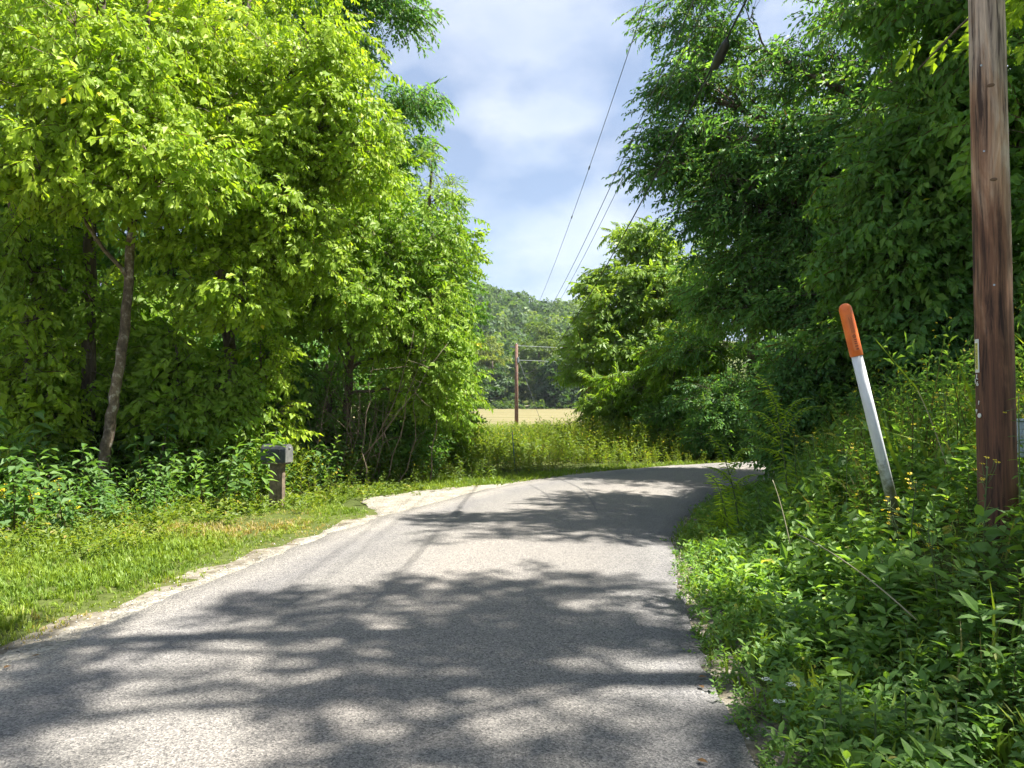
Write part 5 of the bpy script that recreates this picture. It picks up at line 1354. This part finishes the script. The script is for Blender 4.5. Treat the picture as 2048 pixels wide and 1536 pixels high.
def arching_weed(label, x, y, h_, arms, seed, lean=(0, 0)):
    r = np.random.default_rng(seed); z = h1(x, y)
    root = empty('tall_weed', (x, y, z), label, 'plant', 'tall arching weeds on the right bank')
    main = np.array([[lean[0] * u ** 2 - 0.10 * h_ * max(0, u - 0.8) ** 1.5 * 8, lean[1] * u, h_ * (u - 0.25 * max(0, u - 0.85))] for u in np.linspace(-0.03, 1, 18)])
    g = Geo(); tube(g, main, np.linspace(0.011, 0.004, 18), 6); g.build('stem', M['stem'], root, True)
    paths = [(main, 0.12, 1.0, 0.17)]
    for u0, dx, dy, up in arms:
        p0 = main[int(u0 * 17)]; p2 = p0 + np.array([dx, dy, up]); pm = p0 + np.array([dx * 0.45, dy * 0.5, up * 1.15])
        c = bez(p0, pm, p2, 12); g = Geo(); tube(g, c, np.linspace(0.007, 0.003, 12), 5); g.build('side_stem', M['stem'], root, True)
        paths.append((c, 0.1, 1.0, 0.09))
    g = Geo(); LV, LF = leaf2(1.0, 0.2, 0.02, 0.25)
    for c, a_, b_, ll_ in paths:
        m_ = 90 if ll_ > 0.1 else 54
        for q_ in range(m_):
            u = a_ + (b_ - a_) * q_ / m_; p = c[min(int(u * (len(c) - 1)), len(c) - 1)] * (1 - (u * (len(c) - 1)) % 1) + c[min(int(u * (len(c) - 1)) + 1, len(c) - 1)] * ((u * (len(c) - 1)) % 1)
            th = q_ * 2.4; d_ = np.array([math.cos(th), math.sin(th), 0.25 - 0.5 * (1 - u)])
            g.add((LV * ll_ * (1.15 - 0.7 * u) * r.uniform(0.8, 1.2)) @ frame(d_[None], np.array([[0, 0, 1.0]]))[0].T + p, LF, r.uniform(0.3, 0.9))
    o = g.build('leaves', M['bright'], root); o['kind'] = 'stuff'  # brighter leaf colour stands in for sunlight on these shaded weeds
arching_weed('tall arching weed with whip-like tips standing against the dark trees', 3.3, 9.0, 2.05 - h1(3.3, 9.0), [(0.62, -0.40, 0, 0.30), (0.58, -0.50, 0.05, 0.20), (0.62, 0.46, -0.05, 0.36), (0.66, 0.42, 0.1, 0.34), (0.5, -0.34, -0.05, 0.10), (0.72, -0.2, -0.1, 0.3)], 401, (-0.22, 0))
arching_weed('bright sunlit arching weed leaning over the road edge before the bend', 2.8, 9.3, 1.32 - h1(2.8, 9.3), [(0.55, -0.36, 0, 0.20), (0.48, -0.34, 0.05, 0.08), (0.6, 0.26, 0, 0.34), (0.52, 0.34, 0.1, 0.18)], 402, (-0.32, 0))
arching_weed('small arching weed low at the road edge left of the sunlit one', 2.5, 8.7, 0.85 - h1(2.5, 8.7), [(0.35, -0.34, 0, 0.10), (0.3, -0.36, 0.05, 0.04), (0.4, -0.2, -0.1, 0.14)], 403, (-0.18, 0))

# queen-anne's-lace umbels, leaning dry stalks, fallen leaves, stones
for i_, (px_, py_, Y_, lab) in enumerate([(1536, 1434, 4.05, 'white lacy flower head at the road edge, upper left of three'), (1583, 1452, 3.98, 'white lacy flower head at the road edge, rightmost of three'), (1560, 1500, 3.75, 'white lacy flower head at the road edge, lowest of three')]):
    p = P(px_, py_, Y_); z = h1(p[0], p[1]); root = empty('lace_flower', (p[0], p[1], z), lab, 'wildflower', 'white lacy flowers at the road edge'); hh_ = max(p[2] - z, 0.12)
    g = Geo(); tube(g, [(0, 0, -0.02), (0.01, 0, hh_ * 0.6), (0, 0, hh_)], 0.0025, 5); g.build('stem', M['stem'], root, True)
    g = Geo(); rr_ = np.random.default_rng(i_)
    for q_ in range(40):
        a_ = rr_.uniform(0, 6.28); d_ = 0.028 * rr_.uniform() ** 0.5; c_ = np.array([d_ * math.cos(a_), d_ * math.sin(a_), hh_ + 0.012 - 6 * d_ * d_])
        g.add(c_ + np.array([[0.005, 0, 0], [0, 0.005, 0.001], [-0.005, 0, 0], [0, -0.005, 0.001]]), [[0, 1, 2], [0, 2, 3]])
    g.build('umbel', M['umbel'], root)
SGd = 'dry stalks on the right bank'
for a_, b_, lab in (((1590, 1066, 5.0), (1832, 1204, 4.3), 'long pale dry stalk slanting down across the bank weeds'), ((1545, 960, 6.3), (1580, 1065, 6.2), 'short pale dry stalk near the road edge of the bank'), ((1835, 780, 6.4), (1900, 930, 6.3), 'dry upright stalk between the marker post and the near pole')):
    p0, p1 = P(*a_), P(*b_); g = Geo(); tube(g, bez(p0, (p0 + p1) / 2 + np.array([0, 0, 0.04]), p1 - np.array([0, 0, 0.1]), 10), np.linspace(0.003, 0.005, 10), 5)
    tag(g.build('dry_stalk', M['straw'], None, True), lab, 'dry stalk', SGd)
FLL = Geo(); FLL.add(*leaf8(1.0, 0.6, 0.1, 0.1)); FLEAF = FLL.mesh('fallen_leaf', M['dead_leaf'])
for i_, (px_, py_, lab) in enumerate([(1392, 1356, 'brown fallen leaf on the right road edge'), (1402, 1378, 'second brown fallen leaf just below it on the right road edge'), (92, 1312, 'yellow fallen leaf on the left shoulder'), (1388, 1522, 'brown fallen leaf on the asphalt at the bottom right'), (20, 1338, 'fallen leaf at the left picture edge on the shoulder')]):
    Y_ = CAM_H * FPX / (py_ - 820.0); x_ = (px_ - 1024) / FPX * Y_
    o = link('fallen_leaf', FLEAF); o.location = (x_, Y_, max(road_z(x_, Y_), h1(x_, Y_)) + 0.012); o.rotation_euler = (0.1, -0.1, i_ * 1.9); o.scale = (0.05,) * 3
    tag(o, lab, 'fallen leaf', 'fallen leaves on the road')
r = np.random.default_rng(77); ns_ = 2200
ii = r.integers(40, i_far, ns_); off = HALF + np.abs(r.normal(size=ns_)) * 0.22 - 0.06
sxy = ROAD[ii] - _rn[ii] * off[:, None] + r.normal(size=(ns_, 2)) * 0.05
ir = r.integers(60, 250, 500); s2 = ROAD[ir] + _rn[ir] * (HALF - 0.02 + np.abs(r.normal(size=(500, 1))) * 0.05) + r.normal(size=(500, 2)) * 0.03
sxy = np.concatenate([sxy, s2])
zz_ = np.maximum(H(sxy[:, 0], sxy[:, 1]), 0.004) + 0.003
octa = (np.array([[1, 0, 0], [0, 1, 0], [-1, 0, 0], [0, -1, 0], [0, 0, 0.8], [0, 0, -0.8]], float), np.array([[0, 1, 4], [1, 2, 4], [2, 3, 4], [3, 0, 4], [1, 0, 5], [2, 1, 5], [3, 2, 5], [0, 3, 5]]), np.full(6, 0.5))
g = Geo(); nS = len(sxy); Mx = frame(rnd_dir(nS, r), np.array([0, 0, 1.0]) + r.normal(size=(nS, 3)) * 0.4) * (r.uniform(0.003, 0.010, (nS, 1, 1)) * r.uniform(0.6, 1.3, (nS, 1, 3)))
g.inst(octa, Mx, np.concatenate([sxy, zz_[:, None]], 1), r.uniform(size=nS))
tag(g.build('loose_gravel', M['stone']), 'loose limestone chips scattered along the road edges', 'gravel', kind='stuff')

# bare twiggy shrub in the shade right of the mailbox
x_, y_ = (720 - 1024) / FPX * 15.6, 15.6; z_ = h1(x_, y_)
root = empty('bare_shrub', (x_, y_, z_), 'bare tangled twigs of a dead shrub under the rounded roadside tree', 'shrub')
r = np.random.default_rng(88)
for q_ in range(26):
    bx0 = np.array([r.normal() * 0.7, r.normal() * 0.4, -0.05]); tp_ = bx0 + np.array([r.normal() * 0.9, r.normal() * 0.4 - 0.1, r.uniform(1.6, 3.2)])
    c = bez(bx0, (bx0 + tp_) / 2 + r.normal(size=3) * 0.3, tp_, 9); c[1:-1] += r.normal(size=(7, 3)) * 0.03
    g = Geo(); tube(g, c, np.linspace(0.014, 0.004, 9), 5)
    for w_ in range(5):
        k0 = r.integers(3, 8); e1 = c[k0] + r.normal(size=3) * np.array([0.35, 0.2, 0.3]) + np.array([0, 0, 0.15]); tube(g, bez(c[k0], (c[k0] + e1) / 2 + r.normal(size=3) * 0.06, e1, 5), np.linspace(0.006, 0.002, 5), 4, cap=False)
    g.build('stem', M['dead_twig'], root, True)

# low bough of the out-of-picture roadside tree, hanging beside the pole
p_end = P(1835, 140, 6.3); p_st = np.array([6.35, 4.65, 5.6]); r = np.random.default_rng(91)
c = bez(p_st, np.array([5.0, 5.6, 6.2]), p_end, 12); tb = empty_b = SHADE_TREE
sh_ = np.array(tb.location)
g = Geo(); tube(g, c, np.linspace(0.04, 0.006, 12), 6)
bo = g.build('low_bough', M['bark'], tb, True, shift=sh_)
g = Geo()
for q_ in range(60):
    u = r.uniform(0.55, 1.0); k0 = int(u * 11); p = c[k0] + r.normal(size=3) * np.array([0.16, 0.12, 0.16]) - np.array([0, 0, r.uniform(0, 0.28)])
    a_ = unit(np.array([-0.5, 0.1, -0.75]) + r.normal(size=3) * 0.35)
    Mx = frame(a_[None], (np.array([0.2, -0.6, 0.6]) + r.normal(size=3) * 0.3)[None]) * r.uniform(0.28, 0.42)
    g.inst(T_BROAD[q_ % 6], Mx, p[None], np.array([r.uniform(0.3, 0.9)]))
o = g.build('leaves', M['bright'], bo, shift=sh_); o['kind'] = 'stuff'  # brighter than this tree's crown leaves, sunlight put into the leaf colour

# ------------------------------------------------------------------ air
m = bpy.data.materials.new('pale_summer_haze'); m.use_nodes = True
t = m.node_tree; t.nodes.clear()
o = t.nodes.new('ShaderNodeOutputMaterial'); pvn = t.nodes.new('ShaderNodeVolumePrincipled')
pvn.inputs['Color'].default_value = (0.80, 0.88, 1.0, 1); pvn.inputs['Density'].default_value = 0.00016; pvn.inputs['Anisotropy'].default_value = 0.0
t.links.new(pvn.outputs[0], o.inputs['Volume'])
g = Geo(); box(g, (0, 700, 60), (3600, 2100, 124))
tag(g.build('haze', m), 'thin bluish summer haze over the valley', kind='stuff')
